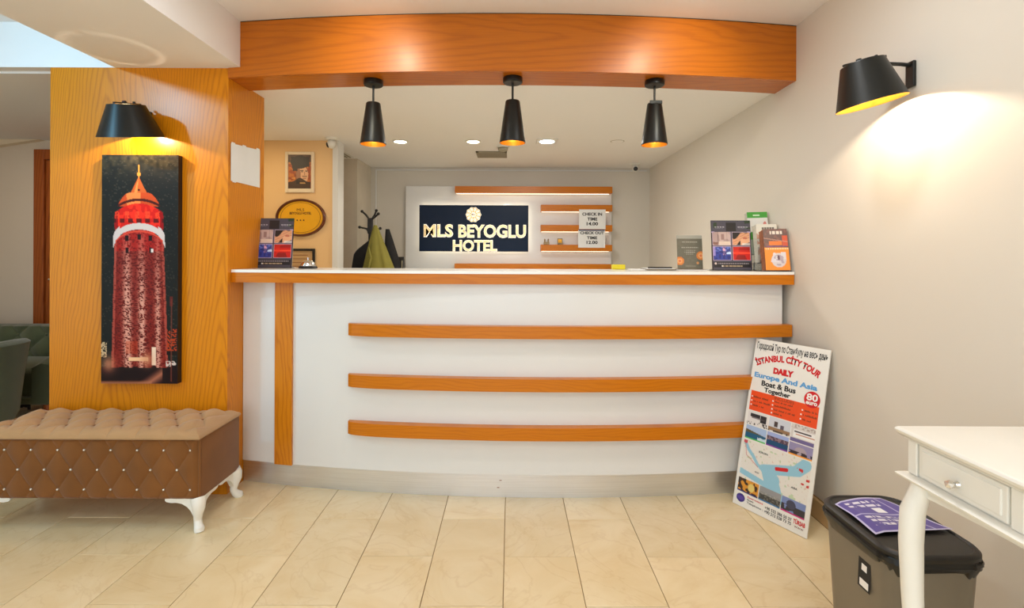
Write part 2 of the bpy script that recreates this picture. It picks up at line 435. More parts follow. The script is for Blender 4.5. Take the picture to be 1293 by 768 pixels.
MB().box(LX, WX + 0.1, YF, D1 + 0.1, ZC, ZC + 0.08).build('ceiling', 'ceil', kind='structure')
_b = MB(); _xs = np.linspace(CX - 0.01, WX + 0.02, 30)
_b.loft([[(x, ybeam(x) + 0.16, ZI), (x, YB + 0.1, ZI), (x, YB + 0.1, ZI + 0.05), (x, ybeam(x) + 0.16, ZI + 0.05)] for x in _xs])
_b.box(CX - 0.93, CX - 0.01, D2 - 0.01, YB + 0.1, ZI, ZI + 0.05)
_b.build('ceiling_reception', 'ceil', kind='structure')
MB().box(LX, PL - 0.001, D1 + 0.061, 4.4, ZS - 0.01, ZS + 0.05).build('ceiling_lounge', 'ceil', kind='structure')
MB().box(-2.05, -1.395, YF, D1 - 0.001, ZS, ZC).build('trim_1', 'ceil', kind='structure')                     # boxed beam along the room
MB().box(LX, -2.051, D1 - 0.001, D1 + 0.06, ZS + 0.0005, ZC).build('trim_2', 'ceil', kind='structure')          # cross face above the lounge
MB().box(WX, WX + 0.1, YF, YB + 0.1, 0, ZC + 0.05).build('wall_right', 'wall', kind='structure')
MB().box(LX - 0.1, LX, YF, 4.5, 0, ZC + 0.05).build('wall_left', 'lounge_wall', kind='structure')
MB().box(LX, WX, YF - 0.1, YF, 0, ZC + 0.05).build('wall_front', 'wall', kind='structure')
MB().box(-2.4, WX, YB, YB + 0.1, 0, ZI).build('wall_back', 'wall_grey', kind='structure')
MB().box(-2.36, -1.45, YP, YP + 0.12, 0, ZI).build('wall_alcove', 'wall_pink', kind='structure')
MB().box(-1.449, -1.405, YP - 0.012, YP + 0.13, 0, ZI).build('trim_3', 'white_lam', kind='structure')         # white corner post
MB().box(-2.36, -1.49, 4.91, YB, 0, ZI).build('wall_recess', 'marble', kind='structure')
MB().box(-2.383, -2.363, D2, YP + 0.3, 0, ZI).build('wall_partition', 'wall_grey', kind='structure')
MB().box(LX, -2.39, 4.30, 4.40, 0, ZS).build('wall_lounge', 'lounge_wall', kind='structure')
# thin picture moulding on the back wall, left
b = MB().box(-1.44, -1.43, YB - 0.012, YB, 1.0, 2.13).box(-1.44, 1.44, YB - 0.012, YB, 2.13, 2.142); b.build('trim_4', 'white_lam', kind='structure')

# skirting tiles on the right wall
bb = MB().box(WX - 0.012, WX, YF, 2.60, 0.0, 0.088).build('baseboard_right', 'grout', kind='structure')
y = 2.555
k = 0
while y > 0.9:
    y0 = max(y - 0.6, 0.85)
    MB().box(WX - 0.026, WX - 0.010, y0 + .001, y - .001, 0.0, 0.090, 0.0015).build('tile', 'stone', bb)
    y -= 0.6

# oak partition (carries the picture): front sheet, return sheet
pt = setp(root('wall_oak_partition', None, None, ((PL + CX) / 2, D1, 0)), kind='structure')
b = MB().box(PL, CX, D1, D1 + 0.02, 0, ZS); b.build('panel', 'oak_v', pt)
b = MB().box(CX - 0.02, CX, D1 + 0.0201, D2, 0, ZS, 0.0); b.build('panel', 'oak_vy', pt)
b = MB().box(PL, PL + 0.02, D1 + 0.021, D2, 0, ZS); b.build('panel', 'oak_vy', pt)
b = MB().box(PL + 0.021, CX - 0.021, D2 - 0.02, D2, 0, ZI); b.build('panel', 'wall_grey', pt)

# lounge door
dr = setp(root('door_1', None, None, (-3.6, 4.30, 0)), kind='structure')
fx0 = (45 - 645) * 4.28 / F; zt = H + (317 - 188) * 4.28 / F
b = MB().box(fx0, fx0 + 0.085, 4.255, 4.299, 0, zt, 0.004).box(fx0 + 0.085, fx0 + 1.0, 4.255, 4.299, zt - 0.085, zt, 0.004); b.build('door_frame', 'door_wood', dr)
b = MB().box(fx0 + 0.09, fx0 + 1.0, 4.275, 4.297, 0.005, zt - 0.09); lf = b.build('door_leaf', 'door_wood', dr)
b = MB().tube([(fx0 + .16, 4.275, 1.02), (fx0 + .16, 4.23, 1.02), (fx0 + .27, 4.23, 1.02)], 0.009); b.build('door_handle', 'chrome', lf, smooth=True)
# pale wedge of ceiling trim in the lounge
MB().prism([(-4.6, ZS - 0.011), (-3.95, ZS - 0.011), (-4.6, ZS - 0.11)], 'Y', 4.24, 4.299).build('trim_5', 'frame_cream', kind='structure')

# ------------------------------------------------------------------ oak beam over the desk
bm_ = setp(root('trim_6', None, None, (0, 2.6, ZB)), kind='structure')
def arc_strip(x0, x1, fn, off0, off1, z0, z1, n=40, fn2=None, f0=None):
    """solid between the curve fn + off0 and fn2 + off1"""
    xs = np.linspace(x0, x1, n + 1); fn2 = fn2 or fn; rings = []
    for x in xs:
        a = fn(x) + (off0(x) if callable(off0) else off0); c = fn2(x) + (off1(x) if callable(off1) else off1)
        rings.append([(x, a, z0), (x, c, z0), (x, c, z1), (x, a, z1)])
    return rings
b = MB().loft(arc_strip(CX, WX, ybeam, 0, 0.018, ZB, 2.203, 48)); b.loft(arc_strip(-1.394, WX, ybeam, 0, 0.018, 2.203, ZC, 48)); b.build('front_panel', 'oak_h', bm_)
M['oak_under'] = wood('oak_veneer_underside', srgb(190, 104, 18), srgb(158, 78, 8), 'X', 'Y', 0.34, shift=0.05, za=2.2, k=60, line=0.4, rough=0.25)
b = MB().loft(arc_strip(CX, WX, ybeam, 0.019, 0.215, ZB + 0.001, ZI - 0.001, 48)); b.build('soffit_panel', 'oak_under', bm_)
b = MB().loft(arc_strip(-1.39, WX, ybeam, -0.001, 0.010, ZC - 0.004, ZC - 0.0005, 48)); b.build('shadow_gap', 'blackm', bm_)

# ------------------------------------------------------------------ reception desk
dk = root('reception_desk', 'long curved white reception desk with oak bands and steel kick plate', 'reception desk', (0, 2.7, 0))
XR = WX - 0.004
b = MB().loft(arc_strip(CX + 0.002, XR - 0.03, yc, 0, 0.10, 0.118, 1.094, 48)); b.build('body', 'white_lam', dk)
b = MB().loft(arc_strip(CX + 0.002, XR - 0.03, yc, 0.008, 0.09, 0.0, 0.117, 48)); b.build('kick_plate', 'steel', dk, label='brushed steel kick plate')
b = MB().loft(arc_strip(CX + 0.002, XR, yslab, 0.0, 0.40, 1.147, 1.162, 48)); b.build('worktop', 'white_top', dk, label='white laminate worktop')
b = MB().loft(arc_strip(CX + 0.002, XR, yslab, 0.003, 0.12, 1.095, 1.1465, 48)); b.build('edge_trim', 'oak_trim', dk, label='oak edge trim')
b = MB().loft(arc_strip(-1.262, -1.162, yc, -0.016, -0.0005, 0.118, 1.0945, 4)); b.build('upright_strip', 'oak_strip', dk, label='upright oak strip')
def prot(x, xl=-0.845):
    t = min(max((x - xl) / 0.22, 0), 1)
    return -(0.020 + 0.030 * math.sqrt(1 - (1 - t) ** 2))
for zb, zt_ in ((0.822, 0.884), (0.556, 0.620), (0.310, 0.375)):
    xs = np.concatenate([np.linspace(-0.845, -0.62, 12), np.linspace(-0.58, XR - 0.001, 36)])
    rings = [[(x, yc(x) + prot(x), zb), (x, yc(x) - 0.0005, zb), (x, yc(x) - 0.0005, zt_), (x, yc(x) + prot(x), zt_)] for x in xs]
    MB().loft(rings).build('band', 'oak_trim', dk)
# dark scuffs on the kick plate (two screws)
for xx, zz in ((-0.048, 0.085), (-0.06, 0.048)):
    MB().box(xx - .006, xx + .006, yc(xx) + 0.0065, yc(xx) + 0.0085, zz, zz + .003).build('scuff', 'ink_grey', dk)
# inner shelf side that carries the desk inside
b = MB().loft(arc_strip(CX + 0.004, XR - 0.03, yslab, 0.36, 0.385, 0.0, 1.1468, 24)); b.build('inner_panel', 'white_lam', dk)

# ------------------------------------------------------------------ pendants
def pendant(px, label, dy=0.0, lever=False):
    X = (px - 645) * 2.60 / F; Y = ybeam(X) + 0.10 + dy
    t = root('pendant_lamp', label, 'pendant lamp', (X, Y, ZB), group='black cone pendants under the oak beam')
    MB().lathe([(0.0, 0), (0.048, 0), (0.050, -0.004), (0.050, -0.024), (0.046, -0.028), (0, -0.028)], (0, 0, 0), 28).build('ceiling_cup', 'black', t, smooth=True, local=True)
    MB().tube([(0, 0, -0.026), (0, 0, -0.125)], 0.0055, 10).build('rod', 'black', t, smooth=True, local=True)
    z0 = -0.118
    MB().lathe([(0.010, z0), (0.034, z0), (0.037, z0 - .004), (0.0655, z0 - 0.205), (0.067, z0 - .212), (0.0655, z0 - .216)], (0, 0, 0), 36).build('shade', 'black', t, smooth=True, local=True)
    MB().lathe([(0.0645, z0 - .216), (0.0635, z0 - 0.205), (0.034, z0 - .006), (0.004, z0 - 0.006)], (0, 0, 0), 36).build('shade_lining', 'gold', t, smooth=True, local=True, label='gold shade lining')
    MB().sphere((0, 0, z0 - 0.13), 0.022, 16, 1.3).build('bulb', 'bulb_dim', t, smooth=True, local=True)
    if lever:
        MB().box(-0.034, 0.030, -0.037, -0.030, z0 - 0.012, z0 + 0.006, 0.002).build('clip', 'black', t, local=True)
    l = light('pendant_bulb', 'POINT', (X, Y, ZB + z0 - 0.165), 0.45, WARM, 0.02)
    return t
M['bulb_dim'] = emit('bulb_dim', (1.0, 0.74, 0.40, 1), 2.0)
pendant(467.5, 'black cone pendant lamp nearest the oak partition', 0.02)
pendant(646.5, 'middle black cone pendant lamp under the curved oak beam')
pendant(828.0, 'black cone pendant lamp with a clipped collar, nearest the right wall', 0.0, True)

# ------------------------------------------------------------------ wall sconces
def sconce(loc, rz, label, energy, rb=0.134, rt=0.080, off=0.135):
    """local frame: wall plane at y=0, lamp in front of it towards -y"""
    t = root('wall_lamp', label, 'wall lamp', loc, (0, 0, rz), group='black shaded wall lamps')
    tilt = Matrix.Translation((0, -off, 0)) @ Matrix.Rotation(math.radians(13), 4, 'X')
    n = 48
    hh = 0.150
    b = MB().lathe([(rt - .012, hh / 2), (rt, hh / 2), (rb, -hh / 2), (rb + .002, -hh / 2 - .004)], (0, 0, 0), n); b.bm.transform(tilt); b.build('shade', 'black', t, smooth=True, local=True)
    b = MB().lathe([(rb + .001, -hh / 2 - .004), (rb - .003, -hh / 2), (rt - .003, hh / 2 - .003), (rt - .013, hh / 2 - .002)], (0, 0, 0), n); b.bm.transform(tilt); b.build('shade_lining', 'gold', t, smooth=True, local=True, label='gold shade lining')
    b = MB().lathe([(0, hh / 2 + .006), (0.052, hh / 2 + .006), (0.054, hh / 2 + .002), (0, hh / 2 + .002)], (0, 0, 0), 32)
    b.box(-0.006, 0.006, -rt, rt + .02, hh / 2 + .002, hh / 2 + .010, .001); b.bm.transform(tilt); b.build('top_plate', 'black', t, smooth=True, local=True)
    for ky, kr in ((-0.01, .010), (0.055, .007)):
        b = MB().lathe([(0, .012), (kr - .001, .010), (kr, 0), (0, 0)], (0, ky, hh / 2 + .008), 14); b.bm.transform(tilt); b.build('knob', 'black', t, smooth=True, local=True)
    b = MB().box(-.020, .020, -.012, 0.0, -.015, .080, .003).tube([(0, -.006, .066), (0, -.04, .070), (0, -off + .06, .072)], .007, 10); b.build('wall_bracket', 'black', t, local=True)
    b = MB().sphere((0, 0, 0.02), 0.028, 18, 1.3).tube([(0, 0, .045), (0, 0, .075)], .014, 12); b.bm.transform(tilt); b.build('bulb', 'bulb', t, smooth=True, local=True)
    m = Matrix.Translation(loc) @ Matrix.Rotation(rz, 4, 'Z')
    p = m @ tilt @ Vector((0, 0, -0.028))
    light('wall_lamp_bulb', 'POINT', p, energy, WARM, 0.012)
    p2 = m @ tilt @ Vector((0, 0, 0.066))
    light('wall_lamp_bulb_top', 'POINT', p2, energy * 0.05, WARM, 0.008)
    return t
SZ = 1.883
sconce(((159 - 645) * 2.47 / F, D1, SZ + 0.012), 0, 'black shaded wall lamp above the tower picture on the oak partition', 9, .138, .078)
sconce((WX, 1.865, SZ), -PI / 2, 'black shaded wall lamp on the right wall throwing a bright pool', 12, .112, .070, .168)

# ------------------------------------------------------------------ tower picture
def tower(U, V):
    I = np.zeros(U.shape + (3,)); n1 = vnoise(U, V, 26, 70, 1); rr_ = np.random.RandomState(2).rand(240, 70); n2 = rr_[(V * 230).astype(int), (U * 56 + ((V * 230).astype(int) % 2) * .5).astype(int)]
    I[:] = C3(22, 24, 22); put(I, np.clip(1 - V * 9, 0, 1) * n1, C3(130, 112, 70), 0.55)
    put(I, (n2 > .93), C3(90, 84, 66), 0.4)
    c = 0.48 + 0.03 * V; x = np.abs(U - c)
    put(I, (x < 0.008) & (V > .043) & (V < .10), C3(226, 150, 60)); put(I, (x < 0.022) & (np.abs(V - .085) < .006), C3(226, 150, 60))
    hw = (V - .096) / .07 * 0.105; cone = (V > .096) & (V < .168) & (x < hw)
    put(I, cone, C3(196, 92, 36)); put(I, cone & (U < c - hw * .2) & (U > c - hw * .6), C3(232, 140, 70)); put(I, cone & (np.abs(V - .152) < .004) & (x < .015), C3(60, 24, 10))
    hd = 0.12 + 0.16 * np.sqrt(np.clip((V - .166) / .06, 0, 1)); d = (V >= .166) & (V < .226) & (x < hd)
    put(I, d, C3(196, 74, 28)); put(I, d & (U < c + .02) & (U > c - .16), C3(232, 132, 66)); put(I, d & (np.abs(V - (.196 + x * x * .35)) < .006), C3(70, 20, 10))
    hg = 0.28 + 0.045 * np.sin(np.clip((V - .215) / .125, 0, 1) * PI * .8); g = (V >= .212 + x * x * .4) & (V < .345) & (x < hg)
    put(I, g, C3(206, 24, 14)); put(I, g & (n1 > .5), C3(236, 44, 22)); put(I, g & (x > hg - .05), C3(150, 10, 10))
    put(I, g & (np.abs((U * 7.5) % 1 - .5) < .22) & (np.abs(V - .262) < .016) & (n2 > .3), C3(255, 84, 40), .7)
    put(I, g & (np.abs(V - .288) < .009) & (np.abs(((U - c) * 9 + .5) % 1 - .5) < .3), C3(70, 8, 8), .85)
    # shaft
    hs = 0.315 + 0.055 * (V - .3) / .6; s = (V > .325 + x * x * .5) & (V < .93) & (x < hs)
    st = 0.5 + 0.5 * np.cos((U - c) / hs * PI * 3.1 + .5); st2 = np.exp(-((U - c + .16) / .055) ** 2) + .9 * np.exp(-((U - c - .03) / .05) ** 2) + .75 * np.exp(-((U - c - .24) / .04) ** 2)
    amt = np.clip(1.25 * st2 * (0.35 + .65 * np.clip((V - .36) / .3, 0, 1)), 0, 1)
    put(I, s, C3(112, 22, 16)); put(I, s & (n2 > .55), C3(136, 36, 26), .8); put(I, s & (V < .42), C3(190, 18, 12), .55)
    put(I, s * amt * (n2 > .36), C3(236, 178, 158), .85); put(I, s & (n1 < .2), C3(70, 12, 10), .35); put(I, s & (x > hs - .03), C3(210, 110, 90), .5)
    put(I, s & (n2 < .18), C3(60, 10, 8), .45)
    for uu, vv in ((-.16, .365), (0, .36), (.15, .365), (-.16, .417), (.15, .417)):
        put(I, (np.abs(U - c - uu) < .022) & (np.abs(V - vv) < .012) & s, C3(30, 6, 8))
    put(I, (np.abs(U - c - .17) < .016) & (np.abs(V - .418) < .009), C3(230, 220, 214))
    el = .078 * (1 - np.sqrt(np.clip(1 - (x / .34) ** 2, 0, 1))); r = np.abs(V - (.312 + el)); put(I, (x < .338) & (r < .014 + .012 * (x > .25)), C3(208, 198, 196)); put(I, (x < .31) & (np.abs(V - (.334 + el)) < .004), C3(214, 70, 50))
    # foot of the picture
    b = V > .80
    put(I, inb(U, V, .0, .07, .82, .885) & (n2 > .25), C3(206, 180, 140)); put(I, inb(U, V, .86, .99, .76, .86) & (n2 > .5), C3(176, 60, 22)); put(I, inb(U, V, .86, 1, .855, .875), C3(20, 12, 10))
    put(I, inb(U, V, .66, .72, .84, .92), C3(244, 214, 190)); put(I, inb(U, V, .36, .62, .885, .90), C3(246, 196, 150)); put(I, inb(U, V, .32, .48, .815, .87), C3(196, 56, 18), .35)
    put(I, inb(U, V, .85, .98, .90, .925) & (n2 > .4), C3(220, 200, 190))
    sil = V > .925 + .02 * (vnoise(U, V, 16, 2, 9) - .3); put(I, sil, C3(26, 8, 10))
    put(I, np.exp(-(((U - .10) / .09) ** 2 + ((V - .915) / .035) ** 2)), C3(206, 130, 96), .8)
    put(I, np.exp(-(((U - .60) / .08) ** 2 + ((V - .895) / .03) ** 2)), C3(220, 150, 110), .8)
    put(I, np.clip(1 - np.abs((U - .95 + (V - .92) * 4.2) / .16), 0, 1) * (V > .925) * (U < .8), C3(196, 120, 90), .9)
    put(I, np.clip((V - .985) / .01, 0, 1) * (U < .66), C3(186, 116, 80), .8)
    put(I, (np.abs(U - .92) < .006) & (V > .63) & (V < .99), C3(150, 70, 50), .6); put(I, (np.abs(U - .915) < .02) & (np.abs(V - .64) < .02), C3(120, 40, 30), .7)
    return I
x0p, x1p = (128 - 645) * 2.585 / F, (224.5 - 645) * 2.585 / F; ztp = H + (318 - 195) * 2.585 / F; zbp = H - (484 - 318) * 2.585 / F
pic = root('wall_picture', 'tall canvas picture of a red floodlit stone tower at night', 'picture', (x0p, D1 - 0.034, zbp))
MB().box(0, x1p - x0p, 0.0006, 0.0335, 0, ztp - zbp, 0.001).build('canvas_frame', 'canvas_edge', pic, local=True)
sheet('printed_canvas', tower, x1p - x0p, ztp - zbp, 130, 380, M['canvas'], pic)

# white paper taped to the return of the partition
t = root('wall_paper_sheet', 'blank white paper sheet taped to the side of the oak partition', 'paper sheet', (CX + 0.0025, 2.76, H + 0.38))
X, Z = np.meshgrid(np.linspace(0, 1, 12), np.linspace(0, 1, 9)); Yv = 2.64 + X * 0.305
Zv = H + (0.375 + X * 0.003) + Z * (0.195 + 0.022 * X)
MB().grid(CX + 0.003 + 0.003 * np.abs(np.sin(X * 6)) * Z, Yv, Zv).build('sheet', 'paper', t)
for (yy, zz) in ((2.66, H + .574), (2.92, H + .596), (2.67, H + .375), (2.77, H + .582)): MB().box(CX + .0035, CX + .0062, yy - .016, yy + .016, zz - .005, zz + .004).build('tape', 'paper', t)

# ------------------------------------------------------------------ tufted bench
bx0, bx1, by0, by1 = -2.41, -1.388, 2.262, 2.605
ot = root('tufted_bench', 'brown velvet tufted storage bench on carved white legs by the oak partition', 'bench', ((bx0 + bx1) / 2, (by0 + by1) / 2, 0))
zb0, zseam, ztop = 0.143, 0.412, 0.476
s_, t_ = 0.119, 0.0885
xb = bx1 - (252 - 239) * 2.26 / F     # first button column
def puff(x, z, xo, zo, s, t):
    u = (x - xo) / s + (z - zo) / (2 * t); v = (x - xo) / s - (z - zo) / (2 * t)
    return np.sqrt(np.abs(np.sin(PI * u)) * np.abs(np.sin(PI * v)) + 1e-6), u, v
zr1 = H - (569.5 - 318.3) * 2.262 / F
X, Z = np.meshgrid(np.linspace(bx0, bx1, 260), np.linspace(zb0, zseam, 76))
p, u, v = puff(X, Z, bx1 - 0.145 + 0.1, zr1, s_, t_)
XB = bx1 - 0.045
p, u, v = puff(X, Z, XB, zr1, s_, t_)
edge = np.clip(np.minimum(np.minimum(X - bx0, bx1 - X) / 0.03, np.minimum(Z - zb0, zseam - Z) / 0.015 + 0.3), 0, 1)
flat = np.clip((bx1 - 0.035 - X) / 0.02, 0, 1)
Y = by0 + 0.018 - (0.018 * (0.25 + 0.75 * (p * flat + (1 - flat) * .6))) * edge
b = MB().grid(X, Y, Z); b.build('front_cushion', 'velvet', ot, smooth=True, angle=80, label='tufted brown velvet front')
MB().box(bx0, bx1 - 0.001, by0 + 0.019, by1 - 0.004, zb0, zseam, 0.004, 2).build('body', 'velvet', ot, smooth=True)
# piping at the front right edge
MB().tube([(bx1 - 0.004, by0 + 0.012, zb0 + .002), (bx1 - 0.004, by0 + 0.012, zseam)], 0.0055, 8).build('piping', 'velvet', ot, smooth=True)
bd = None
row = 0
for zz in (zr1, zr1 - t_, zr1 - 2 * t_):
    x = XB + (0 if row % 2 == 0 else s_ / 2)
    if row % 2: x = XB + s_ / 2 if XB + s_ / 2 < bx1 - 0.01 else XB - s_ / 2
    x = XB - (0 if row % 2 == 0 else s_ / 2)
    while x > bx0 + 0.02:
        if bd is None:
            o = MB().sphere((0, 0, 0), 0.0058, 10).build('button', 'crystal', ot, smooth=True, local=True); bd = o.data; o['label'] = 'crystal button'
        else: o = part_obj('button', bd, ot)
        o.location = Vector((x, by0 + 0.010, zz)) - ot.location
        x -= s_
    row += 1
# lid
X, Y = np.meshgrid(np.linspace(bx0 - .006, bx1 + .006, 300), np.linspace(by0 - 0.010, by1, 120))
de = np.minimum(np.minimum(X - bx0 + .006, bx1 + .006 - X), np.minimum(Y - by0 + .010, by1 - Y))
q = np.clip(de / 0.05, 0, 1); hh = np.sqrt(np.clip(1 - (1 - q) ** 2, 0, 1))
p, u, v = puff(X, Y, XB + 0.02, by0 + 0.085, 0.128, 0.088)
inner = np.clip((de - 0.015) / 0.06, 0, 1)
pl = np.abs(np.cos(PI * (X - XB - 0.02) / 0.128 + PI / 2)) ** 0.5       # pleats running over the front edge
fr = np.clip(1 - (Y - by0) / 0.07, 0, 1) * np.clip((bx1 - .05 - X) / .05, 0, 1)
Z = zseam + 0.008 + (ztop - zseam - 0.040) * hh + 0.028 * p * inner + 0.020 * pl * fr * hh
b = MB().grid(X, Y, Z)
b.box(bx0 - .004, bx1 + .004, by0 - 0.006, by1 - .002, zseam + .001, zseam + .0095, 0.003)
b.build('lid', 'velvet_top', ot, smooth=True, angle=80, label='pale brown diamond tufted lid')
bl = None
for j in range(4):
    yy = by0 + 0.085 + j * 0.088
    if yy > by1 - 0.03: break
    x = XB + 0.02 - (0 if j % 2 == 0 else 0.064)
    while x > bx0 + 0.03:
        if x < bx1 - 0.06:
            if bl is None:
                o = MB().sphere((0, 0, 0), 0.009, 10, 0.5).build('button', 'velvet', ot, smooth=True, local=True); bl = o.data
            else: o = part_obj('button', bl, ot)
            o.location = Vector((x, yy, zseam + 0.008 + (ztop - zseam - 0.040) + 0.002)) - ot.location
        x -= 0.128
# carved legs: bracket wings along both edges, S-shaped leg with a scrolled foot
def leg_mesh(sx, sy):
    b = MB()
    path = [(-.012, .012, .145), (-.006, .006, .125), (-.004, .004, .10), (-.010, .010, .072), (-.014, .014, .045), (-.008, .008, .025), (.004, -.004, .010), (.006, -.006, .0)]
    path = [(x * sx, -y * sy, z) for x, y, z in path]
    b.tube(path, [.030, .030, .026, .020, .017, .018, .022, .019], 14)
    wing = [(0, .144), (-.155, .144), (-.157, .134), (-.150, .127), (-.130, .123), (-.105, .124), (-.080, .119), (-.055, .104), (-.040, .086), (-.030, .066), (0, .066)]
    def wg(axis):
        pts = [((p[0]) * (sx if axis == 'Y' else sy), p[1]) for p in wing]
        if axis == 'Y': b.prism(pts, 'Y', sy * -.004, sy * -.024)
        else: b.prism(pts, 'X', sx * -.004, sx * -.024)
    wg('Y'); wg('X')
    return b
for (cx_, cy_, sx, sy) in ((bx1, by0 + .012, 1, -1), (bx1, by1 - .01, 1, 1), (bx0, by0 + .012, -1, -1), (bx0, by1 - .01, -1, 1)):
    b = leg_mesh(sx, sy); bmesh.ops.translate(b.bm, verts=b.bm.verts[:], vec=(cx_ - sx * .006, cy_ - sy * .0, 0)); b.build('leg', 'white_paint', ot, smooth=True, label='carved white leg')

# ------------------------------------------------------------------ lounge seats
def loveseat():
    x0, x1, y0, y1 = -4.40, -3.12, 3.42, 4.10
    t = root('loveseat', 'green velvet loveseat with a buttoned back, behind the partition', 'sofa', ((x0 + x1) / 2, (y0 + y1) / 2, 0))
    # seat
    MB().box(x0 + .10, x1 - .06, y0 + .04, y1 - .18, .25, .45, .04, 3).build('seat', 'green', t, smooth=True)
    # buttoned back
    X, Z = np.meshgrid(np.linspace(x0 + .02, x1 - .02, 120), np.linspace(.28, .665, 50)); p, u, v = puff(X, Z, x1 - .30, .60, .22, .11)
    Yb = y1 - .20 - .03 * p + (Z - .28) * .25
    b = MB().grid(X, Yb, Z); b.box(x0 + .02, x1 - .02, y1 - .10, y1, .20, .665, .02, 2); b.grid(np.stack([X[-1]] * 5), np.stack([Yb[-1] + (y1 - Yb[-1]) * k_ / 4 for k_ in range(5)]), np.stack([Z[-1] + .012 * math.sin(PI * k_ / 4) for k_ in range(5)]))
    b.build('backrest', 'green', t, smooth=True, angle=70)
    bt = None
    for j in range(3):
        for i in range(5):
            xx = x1 - .30 - .22 * i - (.11 if j % 2 else 0); zz = .60 - .11 * j
            if xx < x0 + .1: continue
            if bt is None: o = MB().sphere((0, 0, 0), .012, 10).build('button', 'green', t, smooth=True, local=True); bt = o.data
            else: o = part_obj('button', bt, t)
            o.location = Vector((xx, y1 - .20 + (zz - .28) * .25, zz)) - t.location
    # flared sloping arms
    for sx, xa in ((1, x1), (-1, x0)):
        rings = []
        for k_ in range(15):
            f = k_ / 14.0; yy = y0 + .02 + (y1 - y0 - .04) * f; top = .48 + .185 * (f ** 0.75); w0 = .10 + .03 * (1 - f); fl_ = .05 * f
            xo = xa + sx * fl_
            rings.append([(xo, yy, .22), (xo + sx * .02, yy, top - .03), (xo, yy, top), (xo - sx * w0 * .5, yy, top + .012), (xo - sx * w0, yy, top - .02), (xo - sx * w0, yy, .22)])
        MB().loft(rings).build('arm', 'green', t, smooth=True, angle=50)
    MB().box(x0 + .03, x1 - .03, y0 + .03, y1 - .03, .205, .26, .01).build('base', 'green', t)
    # torn lining hanging below the seat front
    r = random.Random(2); pts = []
    n = 26
    b = MB()
    for i in range(n):
        xx = x1 - .62 + i * .018; b.box(xx, xx + .017, y0 + .034, y0 + .040, .205 - r.uniform(.004, .035), .208)
    b.build('torn_lining', 'blackcloth', t, label='ragged black lining')
    for xx, yy in ((x1 - .07, y0 + .08), (x1 - .07, y1 - .08), (x0 + .1, y0 + .08), (x0 + .1, y1 - .08)):
        MB().tube([(xx, yy, .21), (xx + .01, yy, .1), (xx + .02, yy, 0)], [.030, .024, .017], 10).build('leg', 'door_wood', t, smooth=True)
loveseat()

def tub_chair():
    cx_, cy_ = -3.40, 3.02
    t = root('tub_chair', 'dark green velvet tub chair with a curved back, left of the bench', 'armchair', (cx_, cy_, 0))
    t.rotation_euler = (0, 0, math.radians(-100))
    # shell: an open ring around the seat, open side towards local -Y
    for nm, ro, ri in (('shell', .36, .27),):
        rings = []
        for k_ in range(33):
            a = math.radians(-40 + 260 * k_ / 32.0); f = abs(k_ - 16) / 16.0
            top = .69 - .10 * f ** 2.5
            prof = [(ro - .05, .17), (ro - .015, .24), (ro + .005, .45), (ro + .03, top - .03), (ro + .035, top - .005), (ro + .015, top + .012), (ro - .03, top), (ri + .02, top - .06), (ri, .42), (ri, .17)]
            rings.append([(r * math.cos(a), r * math.sin(a), z) for r, z in prof])
        MB().loft(rings).build('backrest', 'green', t, smooth=True, angle=60, local=True)
    MB().lathe([(0, .17), (.26, .17), (.27, .20), (.27, .42), (.24, .445), (0, .45)], (0, 0, 0), 32).build('seat', 'green', t, smooth=True, local=True)
    for a in (45, 135, 225, 315):
        x, y = .24 * math.cos(math.radians(a)), .24 * math.sin(math.radians(a))
        MB().tube([(x, y, .19), (x * 1.12, y * 1.12, 0)], [.022, .014], 10).build('leg', 'door_wood', t, smooth=True, local=True)
tub_chair()

# ------------------------------------------------------------------ items on the alcove wall
# portrait
def P(px, py, D): return ((px - 645) * D / F, H + (320 + 0.004 * (px - 645) - py) * D / F)
def portrait(U, V):
    I = np.zeros(U.shape + (3,)); n = vnoise(U, V, 6, 10, 5); n2 = vnoise(U, V, 12, 16, 6)
    I[:] = C3(196, 110, 40); put(I, n > .55, C3(150, 60, 26), .8); put(I, n2 > .7, C3(226, 160, 80), .7); put(I, V < .22, C3(60, 44, 46), .8)
    put(I, (((U - .60) / .26) ** 2 + ((V - .60) / .27) ** 2) < 1, C3(226, 176, 136))               # face
    put(I, (((U - .42) / .12) ** 2 + ((V - .60) / .22) ** 2) < 1, C3(120, 70, 50), .6)
    hat = (U > .10 + .18 * V) & (U < .90) & (V > .06) & (V < .44 - .10 * U) | ((((U - .50) / .40) ** 2 + ((V - .22) / .19) ** 2) < 1)
    put(I, hat & (V < .50 - .12 * U), C3(34, 24, 24)); put(I, (U < .40) & (V > .30) & (V < .48) & (U > .20), C3(40, 26, 24))
    put(I, inb(U, V, .52, .66, .455, .475) | inb(U, V, .72, .84, .45, .47), C3(60, 34, 24)); put(I, inb(U, V, .55, .64, .485, .51) | inb(U, V, .74, .82, .48, .505), C3(54, 36, 34))
    put(I, inb(U, V, .685, .72, .50, .60), C3(180, 122, 88)); put(I, inb(U, V, .60, .80, .625, .65), C3(96, 50, 34)); put(I, inb(U, V, .63, .77, .68, .70), C3(150, 80, 60))
    sh = V > .80 - .12 * np.exp(-((U - .5) / .22) ** 2); put(I, sh & (U < .95), C3(70, 46, 34)); put(I, inb(U, V, .35, .50, .74, .86), C3(40, 30, 26)); put(I, inb(U, V, .50, .75, .82, .85) & (n2 > .3), C3(196, 150, 90))
    return I
x0, zt = P(360.5, 191.5, YP); x1, zb = P(397, 243, YP)
t = root('portrait_frame', 'framed portrait photograph of a person in a tall dark fur hat', 'picture', (x0, YP, zb))
w_, h_ = x1 - x0, zt - zb
b = MB()
